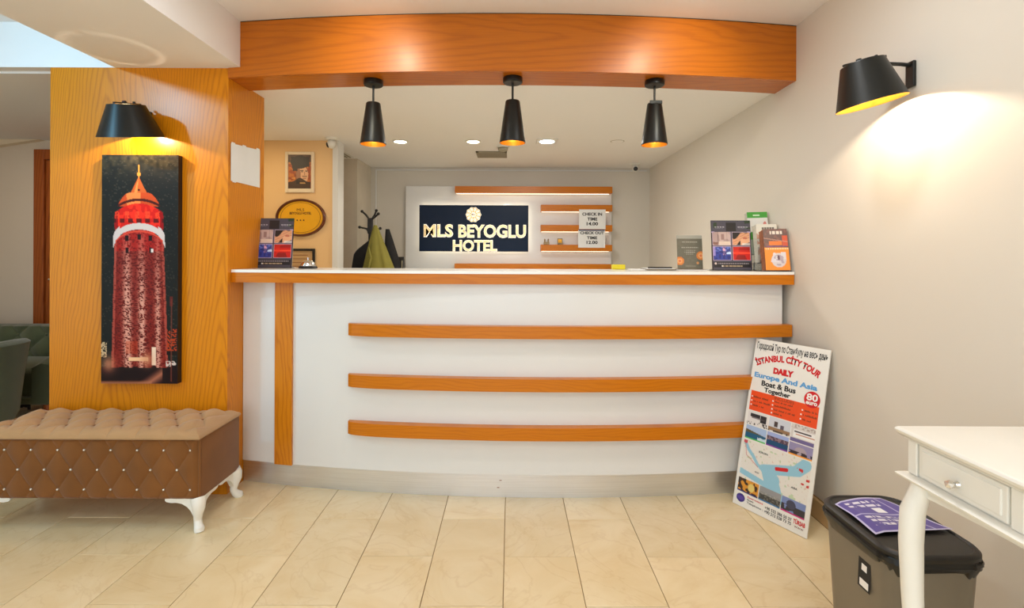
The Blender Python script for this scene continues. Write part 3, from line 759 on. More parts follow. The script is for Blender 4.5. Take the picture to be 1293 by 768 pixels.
for (a, c, d, e) in ((0, .024, 0, h_), (w_ - .024, w_, 0, h_), (.024, w_ - .024, 0, .032), (.024, w_ - .024, h_ - .024, h_)): b.box(a, c, -.018, 0, d, e, .002)
b.build('frame', 'frame_cream', t, local=True)
sheet('photograph', portrait, w_ - .046, h_ - .054, 60, 90, M['print'], t, .023, .031, -.008)
# oval plaque
xc, zc_ = P(380, 274.5, YP); rx, rz_ = 31.5 * YP / F, 23.8 * YP / F
t = root('oval_plaque', 'oval gold hotel plaque with a dark wooden rim and three stars', 'plaque', (xc, YP, zc_))
b = MB(); n = 56
prof = [(1.0, 0.0), (1.0, -.016), (.965, -.026), (.90, -.024), (.872, -.012)]
rings = [[(rx * r * math.cos(2 * PI * i / n) if r > .9 else (rx - (1 - r) * rz_ * 1.15) * math.cos(2 * PI * i / n), y, rz_ * r * math.sin(2 * PI * i / n)) for i in range(n)] for r, y in prof]
b.loft(rings, cap=False).build('rim', 'rim_wood', t, smooth=True, local=True)
M['plaque_gold'] = plain('plaque_gold', srgb(240, 176, 22), 0.35, metal=0.15, var=0.05, coat=0.3)
b = MB(); b.loft([[(rx * .90 * math.cos(2 * PI * i / n), y, rz_ * .885 * math.sin(2 * PI * i / n)) for i in range(n)] for y in (0, -.011)]); b.build('gold_plate', 'plaque_gold', t, local=True)
b = MB()
rings = [[(rx * r * math.cos(2 * PI * i / n), -.0118, rz_ * r * math.sin(2 * PI * i / n)) for i in range(n)] for r in (.80, .785)]
b.loft(rings, cap=False).build('engraved_line', 'ink_brown', t, local=True)
text('MLS', -.030, .030, .054, .074, 'ink_brown', t, y=-.0125, bold=.0)
text('BEYOGLU HOTEL', -.088, .088, .026, .046, 'ink_brown', t, y=-.0125, bold=.02)
for i in (-1, 0, 1):
    b = MB(); b.loft([[(i * .026 + (.008 if q_ % 2 == 0 else .0045) * math.sin(q_ * PI / 5), y, -.021 + (.008 if q_ % 2 == 0 else .0045) * math.cos(q_ * PI / 5)) for q_ in range(10)] for y in (-.0112, -.0132)]); b.build('star', 'ink_brown', t, local=True)
# certificate
x0, zt = P(369, 313.5, YP - .01); x1, zb = P(397.5, 350, YP - .01); x0 -= .10
t = root('certificate_frame', 'black framed certificate low on the alcove wall', 'certificate', (x0, YP, zb)); w_, h_ = x1 - x0, zt - zb
b = MB()
for (a, c, d, e) in ((0, .018, 0, h_), (w_ - .018, w_, 0, h_), (.018, w_ - .018, 0, .018), (.018, w_ - .018, h_ - .018, h_)): b.box(a, c, -.018, 0, d, e, .002)
b.build('frame', 'blackm', t, local=True)
MB().box(.016, w_ - .016, -.008, -.001, .016, h_ - .016).build('paper', 'cert', t, local=True)
b = MB()
for i, (f0, f1) in enumerate(((.25, .8), (.2, .86), (.3, .75), (.18, .88), (.24, .8))): b.box(w_ * f0, w_ * f1, -.0088, -.0078, h_ - .055 - i * .03, h_ - .051 - i * .03)
b.build('printed_lines', 'ink_grey', t, local=True)

# ------------------------------------------------------------------ ceiling fittings of the reception
def zring(px, py): D = (ZI - H) * F / (320 + .004 * (px - 645) - py); return (px - 645) * D / F, D
for px, py, mt, lab in ((505, 177.5, 'led_warm', 'warm round downlight nearest the alcove wall'), (597, 177.5, 'led_warm', 'warm round downlight nearest the ceiling vent'), (690, 177.5, 'led_cool', 'bright bluish white downlight in a square bezel')):
    X, Y = zring(px, py)
    t = root('ceiling_downlight', lab, 'ceiling light', (X, Y, ZI), group='recessed ceiling lights of the reception')
    r = .052
    if mt == 'led_cool': MB().box(-.085, .085, -.085, .085, -.008, 0, .002).build('bezel', 'plastic_w', t, local=True); r = .058
    else: MB().lathe([(.050, -.0005), (.062, -.0005), (.064, -.004), (.052, -.009), (.050, -.009)], (0, 0, 0), 28).build('bezel', 'plastic_w', t, smooth=True, local=True)
    MB().lathe([(0, -.0085), (r * .94, -.0085), (r * .94, -.010), (0, -.012)], (0, 0, 0), 24).build('diffuser', mt, t, local=True)
    light('downlight_beam', 'SPOT', (X, Y, ZI - .02), 14 if mt == 'led_warm' else 16, (1.0, .84, .60) if mt == 'led_warm' else (.75, .9, 1.0), .05, spot=math.radians(130), blend=.7)
X, Y = zring(779, 178)
t = root('ceiling_cover', 'unlit round cover plate in the reception ceiling', 'cover plate', (X, Y, ZI))
MB().lathe([(0, -.004), (.044, -.005), (.05, -.002), (.05, 0)], (0, 0, 0), 28).build('disc', 'ceil', t, smooth=True, local=True)
MB().lathe([(.050, -.0005), (.053, -.0025), (.056, -.0005)], (0, 0, 0), 28).build('rim', 'vent', t, smooth=True, local=True)
# vent
X, Y = zring(620.5, 194)
t = root('ceiling_vent', 'rectangular grey vent grille in the reception ceiling', 'vent', (X, Y, ZI)); hw = 19 * Y / F; hd = .13
MB().box(-hw, hw, -hd, hd, -.003, 0).build('backing', 'blackm', t, local=True)
b = MB()
for (a, c, d, e) in ((-hw, hw, -hd, -hd + .02), (-hw, hw, hd - .02, hd), (-hw, -hw + .02, -hd, hd), (hw - .02, hw, -hd, hd)): b.box(a, c, d, e, -.012, -.002, .001)
b.build('frame', 'vent', t, local=True)
sl = None
for i in range(9):
    if sl is None: o = MB().box(-hw + .02, hw - .02, -.009, .009, -.010, -.004).build('slat', 'vent', t, local=True); sl = o.data
    else: o = part_obj('slat', sl, t)
    o.location = (0, -hd + .035 + i * .0235, 0)
# smoke detector
X, Y = zring(634.5, 184)
t = root('smoke_detector', 'small round grey smoke detector above the middle pendant', 'smoke detector', (X, Y, ZI))
MB().lathe([(.0, 0), (.055, 0), (.055, -.012), (.046, -.016)], (0, 0, 0), 24).build('base', 'plastic_w', t, smooth=True, local=True)
MB().lathe([(.040, -.016), (.042, -.034), (.030, -.044), (0, -.047)], (0, 0, 0), 24).build('sensor', 'vent', t, smooth=True, local=True)
# slot diffuser over the recess
t = root('slot_diffuser', 'white linear air diffuser in the ceiling beside the alcove', 'vent', (-1.56, 4.62, ZI))
MB().box(-.06, .06, -.22, .22, -.006, 0, .002).build('frame', 'plastic_w', t, local=True)
for i in (-1, 0, 1): MB().box(i * .032 - .007, i * .032 + .007, -.20, .20, -.0095, -.0055).build('slot', 'vent', t, local=True)
# security cameras
def cctv(X, Y, label, ang):
    t = root('security_camera', label, 'security camera', (X, Y, ZI))
    MB().lathe([(0, 0), (.048, 0), (.048, -.012), (.040, -.018), (0, -.018)], (0, 0, 0), 24).build('mount', 'plastic_w', t, smooth=True, local=True)
    d = Vector((math.cos(ang), math.sin(ang), -.35)).normalized(); c = Vector((0, 0, -.048))
    MB().sphere(c, .036, 20).build('housing', 'plastic_w', t, smooth=True, local=True)
    MB().tube([c + d * .018, c + d * .034, c + d * .040], [.024, .021, .010], 18).build('lens', 'blackm', t, smooth=True, local=True)
X, Y = zring(802, 206.0); cctv(X, Y, 'white dome security camera with a black lens near the back corner', math.radians(-100))
cctv(-1.43, 4.03, 'white security camera over the corner post of the alcove', math.radians(-160))

# ------------------------------------------------------------------ coat rack and coats
RX, RY = (467.5 - 645) * 4.62 / F, 4.62
def Q(px, py, D=4.62): x, z = P(px, py, D); return (x, D, z)
t = root('coat_rack', 'black standing coat rack with knobbed hooks behind the desk', 'coat rack', (RX, RY, 0))
MB().tube([(RX, RY, .12), (RX, RY, P(0, 280, RY)[1])], .017, 12).build('pole', 'blackm', t, smooth=True)
b = MB().box(RX - .022, RX + .022, RY - .022, RY + .022, P(0, 293, RY)[1], P(0, 273, RY)[1], .006); b.build('hub', 'blackm', t)
for pts in ((Q(467, 278), Q(462, 271), Q(457, 266.5)), (Q(469, 277), Q(473, 271), Q(475, 265.5)), (Q(470, 276, 4.58), Q(474, 273, 4.54), Q(477.5, 269.5, 4.5)), (Q(467, 296), Q(463, 288.5), Q(454, 286.5)), (Q(468, 298, 4.65), Q(474, 291, 4.72), Q(480, 288, 4.78))):
    MB().tube(pts, [.010, .009, .008], 8).sphere(pts[-1], .014, 10).build('hook', 'blackm', t, smooth=True)
for a in (90, 210, 330):
    a = math.radians(a); MB().tube([(RX, RY, .14), (RX + .12 * math.cos(a), RY + .12 * math.sin(a), .10), (RX + .24 * math.cos(a), RY + .24 * math.sin(a), .015)], [.016, .014, .012], 8).build('foot', 'blackm', t, smooth=True)
def coat(name, label, cat, mat, top, left, right, zbot, yoff, depth, folds, seed, group='coats on the rack'):
    """a hanging garment: lofted rings from the hook down, widening between the left and right outline"""
    r = random.Random(seed); n = 40; rings = []
    ph = [r.uniform(0, 6.28) for _ in range(3)]; K = 16
    for k_ in range(K + 1):
        f = k_ / K
        def ev(tab):
            for (fa, xa), (fb, xb_) in zip(tab, tab[1:]):
                if f <= fb: u_ = (f - fa) / (fb - fa); return xa + (xb_ - xa) * u_
            return tab[-1][1]
        xl, xr = ev(left), ev(right); z = top + (zbot - top) * f; hw = max((xr - xl) / 2, .008); xc = (xl + xr) / 2; dd = max(depth * min(1, f * 3 + .15), .01)
        ring = []
        for i in range(n):
            a = 2 * PI * i / n; w_ = 1 + folds * min(1, f * 2.5) * (math.sin(a * 7 + ph[0] + f * 1.2) * .6 + math.sin(a * 11 + ph[1]) * .4)
            ring.append((xc + hw * math.cos(a) * (1 + (w_ - 1) * .25), RY + yoff + dd * math.sin(a) * w_, z))
        rings.append(ring)
    o = MB().loft(rings).build(name, mat, None, smooth=True, angle=60)
    return setp(o, label, cat, group)
px_ = lambda p, D=4.5: (p - 645) * D / F
zz_ = lambda p, D=4.5: H + (319.3 - p) * D / F
o = coat('jacket', 'olive green jacket hanging from the coat rack', 'jacket', 'olive', zz_(284, 4.47), [(0, px_(473)), (.08, px_(470)), (.5, px_(459)), (1, px_(450))], [(0, px_(477)), (.08, px_(481)), (.5, px_(499)), (1, px_(512))], zz_(284) - .78, -.15, .055, .22, 1)
b = MB().tube([(px_(468.5), RY - .21, zz_(340)), (px_(472), RY - .215, zz_(325)), (px_(469), RY - .205, zz_(312))], [.010, .012, .006], 8); b.build('zip_edge', 'olive', o, smooth=True)
o = coat('jacket', 'black jacket bulging out on the left of the coat rack', 'jacket', 'blackcloth', zz_(299, 4.6), [(0, px_(466)), (.08, px_(456)), (.22, px_(441)), (.5, px_(437)), (1, px_(441))], [(0, px_(469)), (.2, px_(470)), (1, px_(470))], zz_(299) - .62, .02, .07, .10, 2)
o = coat('jacket', 'dark jacket hanging on the far right of the coat rack', 'jacket', 'blackcloth', zz_(289, 4.75), [(0, px_(479)), (.2, px_(478)), (1, px_(478))], [(0, px_(484)), (.12, px_(488)), (.45, px_(498)), (1, px_(502))], zz_(289) - .66, .10, .05, .12, 3)

# ------------------------------------------------------------------ back wall unit with shelves and the lit sign
YU = 5.33
ux0, ux1 = (512 - 645) * YU / F, (773 - 645) * YU / F; uz1 = P(640, 235, YU)[1]
un = root('wall_unit', 'white back wall panel with lit oak shelves behind the desk', 'wall unit', ((ux0 + ux1) / 2, YU, 0))
MB().box(ux0, ux1 - .01, YU, YB - .001, 0.0, uz1, .002).build('back_panel', 'white_lam', un)
YS = YU - .11
strips = [(574, 773, 234.5, 243.5), (683, 773, 258, 266.5), (683, 773, 283.5, 292), (683, 773, 308.5, 317), (574, 772.5, 332.5, 341)]
SHZ = []
for a, c, d, e in strips:
    xa, zt = P(a, d, YS); xb_, zb = P(c, e, YS); SHZ.append((xa, xb_, zt, zb))
    sh = MB().box(xa, xb_, YS, YU - .0005, zb, zt, .001).build('shelf', 'oak_trim', un)
    MB().box(xa + .01, xb_ - .02, YU - .030, YU - .020, zb - .003, zb - .0002).build('led_strip', 'halo_w', sh, label='glowing led strip')
# lit sign
YG = YU - .05
sx0, szt = P(529.5, 258.5, YG); sx1, szb = P(667, 317.5, YG)
sg = root('lit_sign', 'navy backlit sign board with gold letters and a round emblem', 'sign', ((sx0 + sx1) / 2, YG, szb))
MB().box(sx0, sx1, YG - .012, YG, szb, szt, .001).build('board', 'navy', sg)
MB().box(sx0 + .03, sx1 - .03, YG + .001, YG + .03, szb + .03, szt - .03).build('backing_box', 'plastic_w', sg)
b = MB()
for (a, c, d, e) in ((sx0 + .02, sx1 - .02, szt - .025, szt - .012), (sx0 + .02, sx1 - .02, szb + .012, szb + .025), (sx0 + .012, sx0 + .022, szb + .02, szt - .02), (sx1 - .022, sx1 - .012, szb + .02, szt - .02)): b.box(a, c, YG + .010, YG + .022, d, e)
b.build('led_strip', 'halo', sg, label='glowing led strip behind the board')
def signtext(s, a, c, d, e):
    xa, zt = P(a, d, YG - .04); xb_, zb = P(c, e, YG - .04)
    L_ = wloc(sg)
    text(s, xa - L_.x, xb_ - L_.x, zb - L_.z, zt - L_.z, 'mirror_gold', sg, y=-.036, bold=.012, ext=.006, label='gold mirrored letters')
    text(s, xa - L_.x - .006, xb_ - L_.x + .006, zb - L_.z - .006, zt - L_.z + .006, 'sign_glow', sg, y=-.0135, bold=.040, name='letter_backlight', label='glowing outline behind the letters')
M['sign_glow'] = emit('sign_letter_glow', (1.0, .90, .72, 1), 1.15)
signtext('MLS', 535, 571, 283, 298.5); signtext('BEYOGLU', 579, 663.5, 283.5, 299.5); signtext('HOTEL', 572, 627, 303, 316.5)
ex, ez = P(597.5, 270.5, YG - .03); L_ = wloc(sg)
em = MB(); Re = 9.2 * YG / F
for i in range(10):
    a = 2 * PI * i / 10; c = Vector((ex - L_.x + Re * .66 * math.cos(a), -.026, ez - L_.z + Re * .66 * math.sin(a)))
    em.tube([c + Vector((Re * .30 * math.cos(q_ * PI / 6), 0, Re * .30 * math.sin(q_ * PI / 6))) for q_ in range(13)], .0035, 6)
em.tube([Vector((ex - L_.x + Re * .36 * math.cos(q_ * PI / 10), -.026, ez - L_.z + Re * .36 * math.sin(q_ * PI / 10))) for q_ in range(21)], .003, 6)
em.build('emblem', 'emblem_glow_' if False else 'mirror_gold', sg, smooth=True, local=True, label='round gold rosette emblem')
MB().loft([[(ex - L_.x + Re * 1.02 * math.cos(2 * PI * i / 40) * (1 + .05 * math.cos(10 * 2 * PI * i / 40)), y, ez - L_.z + Re * 1.02 * math.sin(2 * PI * i / 40) * (1 + .05 * math.cos(10 * 2 * PI * i / 40))) for i in range(40)] for y in (-.0125, -.016)]).build('emblem_backlight', 'sign_glow', sg, local=True)
text('MLS', ex - L_.x - Re * .24, ex - L_.x + Re * .24, ez - L_.z - Re * .12, ez - L_.z + Re * .14, 'ink_brown', sg, y=-.028, bold=.03)
# check-in and check-out papers taped over the shelves
for (a, c, d, e, rows, lab, zt2) in ((731, 764.5, 264, 289, (('CHECK IN', 735, 760, 268, 272), ('TIME', 741.5, 754, 274.2, 278.2), ('14.00', 740.5, 755, 280, 284.3)), 'white paper notice reading CHECK IN TIME 14.00', 0), (730, 764, 290, 312.5, (('CHECK OUT', 732.5, 762.5, 291.8, 295.6), ('TIME', 741, 754, 298, 301.8), ('12.00', 740.5, 754.5, 303.6, 307.8)), 'white paper notice reading CHECK OUT TIME 12.00', 0)):
    YN = YS - .003
    xa, zt = P(a, d, YN); xb_, zb = P(c, e, YN)
    nt_ = root('paper_notice', lab, 'notice', (xa, YN, zb), group='paper notices on the back wall shelves')
    MB().box(0, xb_ - xa, 0, .0016, 0, zt - zb).build('paper', 'paper', nt_, local=True)
    for s, p0, p1, q0, q1 in rows:
        xx0, z1_ = P(p0, q0, YN); xx1, z0_ = P(p1, q1, YN)
        text(s, xx0 - xa, xx1 - xa, z0_ - zb, z1_ - zb, 'ink_black', nt_, y=-.0012, bold=.035, label=None)
    if rows[0][0].endswith('OUT'):
        M['ink_navy'] = plain('navy_ink', srgb(40, 60, 96), 0.5, var=.02)
        MB().box(0.005, xb_ - xa - .005, -.001, .0, zt - zb - .008, zt - zb + .004).build('printed_rule', 'ink_navy', nt_, local=True)
# two small ornaments on the third short shelf
M['bronze'] = plain('dull_bronze', srgb(150, 128, 92), 0.35, metal=.5, var=.3, scale=60)
zsh = SHZ[3][2]
x, _z = P(690, 300, YS + .05)
t = root('ornament', 'small bronze twin tower ornament at the left end of the third lit shelf', 'ornament', (x, YS + .05, zsh + .0003))
b = MB().box(-.028, .028, -.018, .018, 0, .030, .003); b.build('base', 'bronze', t, local=True)
for s in (-1, 1): MB().lathe([(0, .030), (.008, .030), (.006, .045), (.010, .050), (.004, .058), (0, .066)], (s * .018, 0, 0), 12).build('finial', 'bronze', t, smooth=True, local=True)
x, _z = P(707, 300, YS + .05)
t = root('ornament', 'small square bronze plaque ornament beside the twin tower one', 'ornament', (x, YS + .05, zsh + .0003))
b = MB().box(-.027, .027, -.010, .010, 0, .008, .002).box(-.027, .027, -.006, .006, .008, .066, .002); b.build('plate', 'bronze', t, local=True)
MB().box(-.018, .018, -.009, -.006, .02, .056, .002).box(-.006, .010, -.013, -.009, .028, .048, .002).build('relief', 'gold', t, local=True)
# low cabinet in front of the wall unit, and the small device on it
t = root('back_cabinet', 'low white cabinet hidden behind the desk against the back wall', 'cabinet', (0, 5.05, 0))
MB().box(ux0 - .12, ux1, 4.90, YS - .003, 0, 1.045, .003).build('body', 'white_lam', t)
MB().box(ux0 - .12, ux1, 4.88, YS - .003, 1.046, 1.06, .002).build('top', 'white_top', t)
x, _ = P(505.5, 330, 5.0)
t = root('card_terminal', 'small black machine with a yellow mark on the back cabinet beside the coats', 'card machine', (x, 5.0, 1.0605))
MB().prism([(-.05, 0), (.04, 0), (.04, .03), (.0, .155), (-.02, .155)], 'X', -.040, .038).build('body', 'blackm', t, local=True)
MB().box(-.030, -.006, -.052, -.045, .020, .032).build('status_light', 'yellow', t, local=True)
MB().box(.020, .030, -.048, -.02, .02, .12, .002).build('side_rail', 'vent', t, local=True)

# ------------------------------------------------------------------ leaflets and displays on the desk
ZT = 1.1625
def spa(U, V):
    I = np.zeros(U.shape + (3,)); n = vnoise(U, V, 8, 12, 11); n2 = vnoise(U, V, 20, 30, 12)
    I[:] = C3(72, 70, 84)
    put(I, (V < .16) & ((U < .14) | (U > .86)) & (n > .35), C3(34, 58, 34)); put(I, (np.abs(V - .24) < .02) & ((U < .07) | (U > .92)), C3(190, 170, 220)); put(I, ((U < .02) | (U > .98)) & (V > .25), C3(46, 24, 36))
    put(I, inb(U, V, .375, .63, .04, .215), C3(26, 24, 28))
    for a in (.06, .67): put(I, inb(U, V, a, a + .27, .125, .14) & (((U * 60).astype(int) % 4) > 0), C3(206, 204, 214), .8); put(I, inb(U, V, a + .03, a + .25, .155, .165) & (((U * 70).astype(int) % 3) > 0), C3(170, 168, 180), .6)
    def ph(a, b, c, d): put(I, inb(U, V, a - .012, b + .012, c - .008, d + .008), C3(190, 170, 190)); return inb(U, V, a, b, c, d), np.clip((U - a) / (b - a), 0, 1), np.clip((V - c) / (d - c), 0, 1)
    m, u, v = ph(.03, .475, .235, .50)
    put(I, m, C3(176, 150, 146)); put(I, m & (v > .70) & (u > .35), C3(226, 206, 186)); put(I, m & (np.abs(u - .56) < .09) & (np.abs(v - .36) < .22), C3(96, 56, 56)); put(I, m & ((np.abs(u - .3) < .02) | (np.abs(u - .82) < .02)) & (v < .7), C3(120, 96, 96)); put(I, m & (n > .6), C3(214, 190, 180), .5); put(I, m & (v > .75) & (u < .3) & (n2 > .4), C3(110, 70, 60), .7)
    m, u, v = ph(.535, .975, .24, .50)
    put(I, m, C3(30, 22, 20)); hand = m & (np.abs(v - (.75 - u * .65 + .12 * np.sin(u * 9))) < .26) ; put(I, hand, C3(222, 162, 122)); put(I, m & (u > .45) & (v > .45) & (v < 1.35 - u * .6), C3(232, 176, 136)); put(I, hand & (np.abs(np.sin((v + u * .6) * 16)) < .22), C3(150, 88, 62), .7); put(I, m & (np.abs(u - .72) < .12) & (np.abs(v - .45) < .07), C3(196, 110, 84)); put(I, m & (u > .55) & (v > .85), C3(240, 232, 224), .8)
    m, u, v = ph(.03, .475, .53, .80)
    put(I, m, C3(44, 60, 150)); put(I, m & (v < .35), C3(110, 130, 210), .8); put(I, m & (np.abs(u - .62) < .08) & (v < .65), C3(220, 170, 200)); put(I, m & (np.abs(v - .48) < .10) & (u > .75), C3(200, 220, 250)); put(I, m & (n2 > .6), C3(24, 30, 100), .6); put(I, m & (u < .13) & (v < .7), C3(190, 160, 220), .7)
    m, u, v = ph(.535, .975, .53, .80)
    put(I, m, C3(206, 22, 12)); put(I, m & (v < .25), C3(150, 14, 10), .7); put(I, m & (np.abs(v - .48) < .05), C3(250, 70, 40)); put(I, m & (v > .65) & (np.abs(u - .45) < .35 * v), C3(120, 8, 8), .7); put(I, m & (n > .6), C3(240, 50, 26), .5)
    put(I, inb(U, V, .03, .97, .845, .955), C3(20, 18, 24)); put(I, inb(U, V, .14, .93, .865, .885) & (((U * 90).astype(int) % 5) > 0), C3(180, 170, 176), .7); put(I, inb(U, V, .26, .76, .915, .94) & (((U * 60).astype(int) % 6) > 0), C3(214, 190, 150), .8); put(I, ((U - .08) / .03) ** 2 + ((V - .875) / .02) ** 2 < 1, C3(220, 200, 190)); put(I, inb(U, V, .235, .265, .91, .94), C3(240, 236, 230))
    return I
def display(x0, x1, y, hgt, label, rz=0, shear=0):
    t = root('flyer_stand', label, 'flyer stand', (x0, y, ZT), (math.radians(-7), 0, rz), group='spa flyer stands on the desk'); w_ = x1 - x0
    MB().box(0, w_, .0008, .0045, 0.0, hgt, .0012).build('panel', 'blackm', t, local=True)
    sheet('printed_flyer', spa, w_ - .004, hgt - .006, 90, 120, M['print'], t, .002, .004)
    MB().box(0, w_, .0045, .07, 0.006, .009).box(0, w_, .0045, .0075, .006, hgt * .5).build('stand', 'acrylic', t, local=True, label='clear acrylic foot')
    return t
D_ = 2.94
xa = (319 - 645) * D_ / F; xb_ = (369 - 645) * D_ / F
display(xa, xb_, 2.93, .292, 'spa flyer stand with four photos by the oak partition')
D_ = 2.80; xa = (899 - 645) * D_ / F; xb_ = (948.5 - 645) * D_ / F
display(xa, xb_, 2.79, .280, 'spa flyer stand with four photos in front of the brochure racks', math.radians(-2))
# service bell
xbell = (389 - 645) * 2.88 / F
t = root('service_bell', 'chrome service bell on a black base', 'service bell', (xbell, 2.88, ZT + .0002))
MB().lathe([(0, 0), (.050, 0), (.052, .004), (.046, .012), (.0, .013)], (0, 0, 0), 32).build('base', 'blackm', t, smooth=True, local=True)
MB().lathe([(.040, .013), (.041, .018), (.036, .032), (.024, .042), (.008, .046), (0, .0465)], (0, 0, 0), 32).build('dome', 'chrome', t, smooth=True, local=True)
MB().lathe([(0, .046), (.004, .046), (.004, .054), (.007, .056), (.007, .060), (0, .062)], (0, 0, 0), 16).build('plunger', 'chrome', t, smooth=True, local=True)
# grey menu stand
def menu(U, V):
    I = np.zeros(U.shape + (3,)); n = vnoise(U, V, 12, 16, 21); I[:] = C3(112, 108, 92); put(I, n > .7, C3(126, 120, 104), .4)
    put(I, V < .10, C3(176, 172, 158))
    for v0, a, b in ((.20, .22, .80), (.36, .18, .84), (.44, .30, .72), (.50, .30, .70), (.56, .34, .66)): put(I, (np.abs(V - v0) < (.014 if v0 in (.20, .36) else .007)) & (U > a) & (U < b) & (((U * 50).astype(int) % 4) > 0), C3(206, 202, 190), .75)
    for (a, b, r) in ((.10, .76, .17), (.93, .60, .17)):
        d = np.sqrt((U - a) ** 2 + ((V - b) * 1.35) ** 2); put(I, d < r, C3(226, 132, 60)); put(I, d < r * .6, C3(240, 176, 110)); put(I, d < r * .3, C3(226, 120, 80))
    put(I, (np.sqrt((U - .8) ** 2 + ((V - .82) * 1.35) ** 2) < .05), C3(214, 150, 90)); put(I, inb(U, V, .32, .72, .90, .915), C3(206, 202, 190), .6)
    return I
xa, xb_ = (855 - 645) * 2.94 / F, (887 - 645) * 2.94 / F
t = root('menu_stand', 'small grey card stand with sliced fruit print on the worktop', 'card stand', (xa, 2.93, ZT), (math.radians(-6), 0, 0))
sheet('printed_card', menu, xb_ - xa, .196, 60, 80, M['print'], t, 0, .003)
MB().box(0, xb_ - xa, .0006, .0035, .002, .200, .001).box(0, xb_ - xa, .0035, .06, .006, .0088).build('stand', 'acrylic', t, local=True)
# loose things lying on the worktop
o = MB().box((771 - 645) * 2.97 / F, (786.5 - 645) * 2.97 / F, 2.90, 2.95, ZT, ZT + .028, .003).build('sticky_note_block', 'yellow'); setp(o, 'yellow block of notes on the worktop', 'note block')
t = MB().box((790 - 645) * 2.93 / F, (826 - 645) * 2.93 / F, 2.80, 2.935, ZT, ZT + .004).build('paper_stack', 'paper'); setp(t, 'thin stack of white papers beside the yellow note block', 'papers')
t = root('folder', 'grey clipboard folder lying flat left of the card stand', 'folder', ((832 - 645) * 2.8 / F, 2.83, ZT + .0005))
MB().box(-.075, .085, -.07, .08, 0, .007, .002).build('cover', 'grey_plastic', t, local=True); MB().box(-.070, .080, -.065, .075, .007, .0095).build('sheet', 'paper', t, local=True)
MB().tube([(-.06, -.03, .0135), (.075, -.02, .0135)], .004, 8).build('pen', 'blackm', t, smooth=True, local=True, label='black pen')
t = root('magazine', 'flat printed magazine lying under the card stand edge', 'magazine', ((872 - 645) * 2.78 / F, 2.80, ZT + .0005))
MB().box(-.07, .08, -.05, .055, 0, .005, .001).build('pages', 'paper', t, local=True); MB().box(-.071, .081, -.051, .056, .0052, .0062).build('cover', 'rim_wood', t, local=True)

# brochure racks by the right wall
def br_green(U, V):
    I = np.zeros(U.shape + (3,)); I[:] = C3(232, 230, 222); put(I, V < .14, C3(70, 166, 56)); put(I, inb(U, V, .3, .62, .06, .09), C3(220, 240, 210))
    put(I, (V > .48) & (V < .66), C3(82, 172, 66)); put(I, inb(U, V, .35, .7, .53, .56), C3(226, 240, 216)); put(I, ((U - .85) / .09) ** 2 + ((V - .32) / .09) ** 2 < 1, C3(214, 90, 80), .7); put(I, inb(U, V, .2, .7, .34, .37) & (((U * 50).astype(int) % 3) > 0), C3(130, 130, 126), .6)
    put(I, V > .66, C3(180, 190, 170)); return I
def br_white(U, V):
    I = np.zeros(U.shape + (3,)); n = vnoise(U, V, 8, 12, 31); I[:] = C3(226, 222, 208); put(I, inb(U, V, .28, .88, .08, .15) & (((U * 40).astype(int) % 5) > 0), C3(70, 60, 56), .85); put(I, (V > .24) & (n > .4), C3(190, 110, 80), .6); put(I, (V > .6), C3(120, 110, 100), .4); return I
def br_orange(U, V):
    I = np.zeros(U.shape + (3,)); n = vnoise(U, V, 10, 16, 32); I[:] = C3(240, 140, 30); put(I, V < .46, C3(92, 66, 66)); put(I, (V < .46) & (n > .6), C3(130, 84, 76), .7)
    put(I, inb(U, V, .28, .78, .05, .13) & (((U * 24).astype(int) % 4) > 0), C3(226, 216, 204)); put(I, inb(U, V, .22, .74, .30, .40), C3(236, 120, 40)); put(I, inb(U, V, .76, .98, .16, .42), C3(226, 80, 40), .8); put(I, inb(U, V, .1, .95, .415, .44), C3(110, 60, 120), .7); put(I, (np.abs(V - .22 - .1 * U) < .012), C3(200, 150, 130), .7)
    put(I, inb(U, V, .05, .98, .47, .50) & (((U * 40).astype(int) % 4) > 0), C3(250, 226, 190), .8)
    e = ((U - .56) / .30) ** 2 + ((V - .76) / .17) ** 2; put(I, e < 1, C3(206, 198, 200)); put(I, (V > .58) & (V < .80) & (np.abs(U - .40) < .04 + (.66 - V) * -.6 + .05) & (n > .2), C3(214, 208, 214)); put(I, inb(U, V, .66, .86, .57, .74), C3(214, 208, 214)); put(I, (e < .6) & (n > .55), C3(150, 130, 150), .6); put(I, ((U - .56) / .05) ** 2 + ((V - .70) / .06) ** 2 < 1, C3(90, 60, 80)); return I
def rack(x, y, z, wd, ht, fn, label, thick, edge, cnt):
    t = root('brochure_stack', label, 'brochures', (x, y, z), (math.radians(-14), math.radians(-1), math.radians(-12)), group='brochure stacks by the right wall')
    sheet('front_cover', fn, wd, ht, 50, 90, M['print'], t)
    for i in range(cnt):
        d = .0008 + i * thick / cnt; sx = -i * .004
        MB().box(sx, wd + sx, d, d + thick / cnt * .8, 0, ht - i * .002, .0004).build('brochure', edge, t, local=True)
    return t
M['br_edge'] = plain('brochure_edges_brown', srgb(150, 92, 60), .6, var=.2, scale=90)
M['br_edge2'] = plain('brochure_edges_pale', srgb(206, 200, 184), .6, var=.1, scale=90)
rk = root('brochure_rack', 'clear stepped brochure rack against the right wall', 'brochure rack', (1.39, 2.76, ZT + .0005))
rack(1.343, 2.665, ZT + .006, .118, .225, br_orange, 'orange front brochures with a cat-like white picture, lowest stack' if False else 'orange tour brochures in front of the stepped stacks by the right wall', .035, 'br_edge', 4)
rack(1.356, 2.77, ZT + .046, .105, .217, br_white, 'white brochures in the middle step, behind the orange ones', .030, 'br_edge2', 4)
rack(1.354, 2.87, ZT + .090, .108, .250, br_green, 'green and white brochures on the highest step at the back', .022, 'br_edge2', 3)
b = MB()
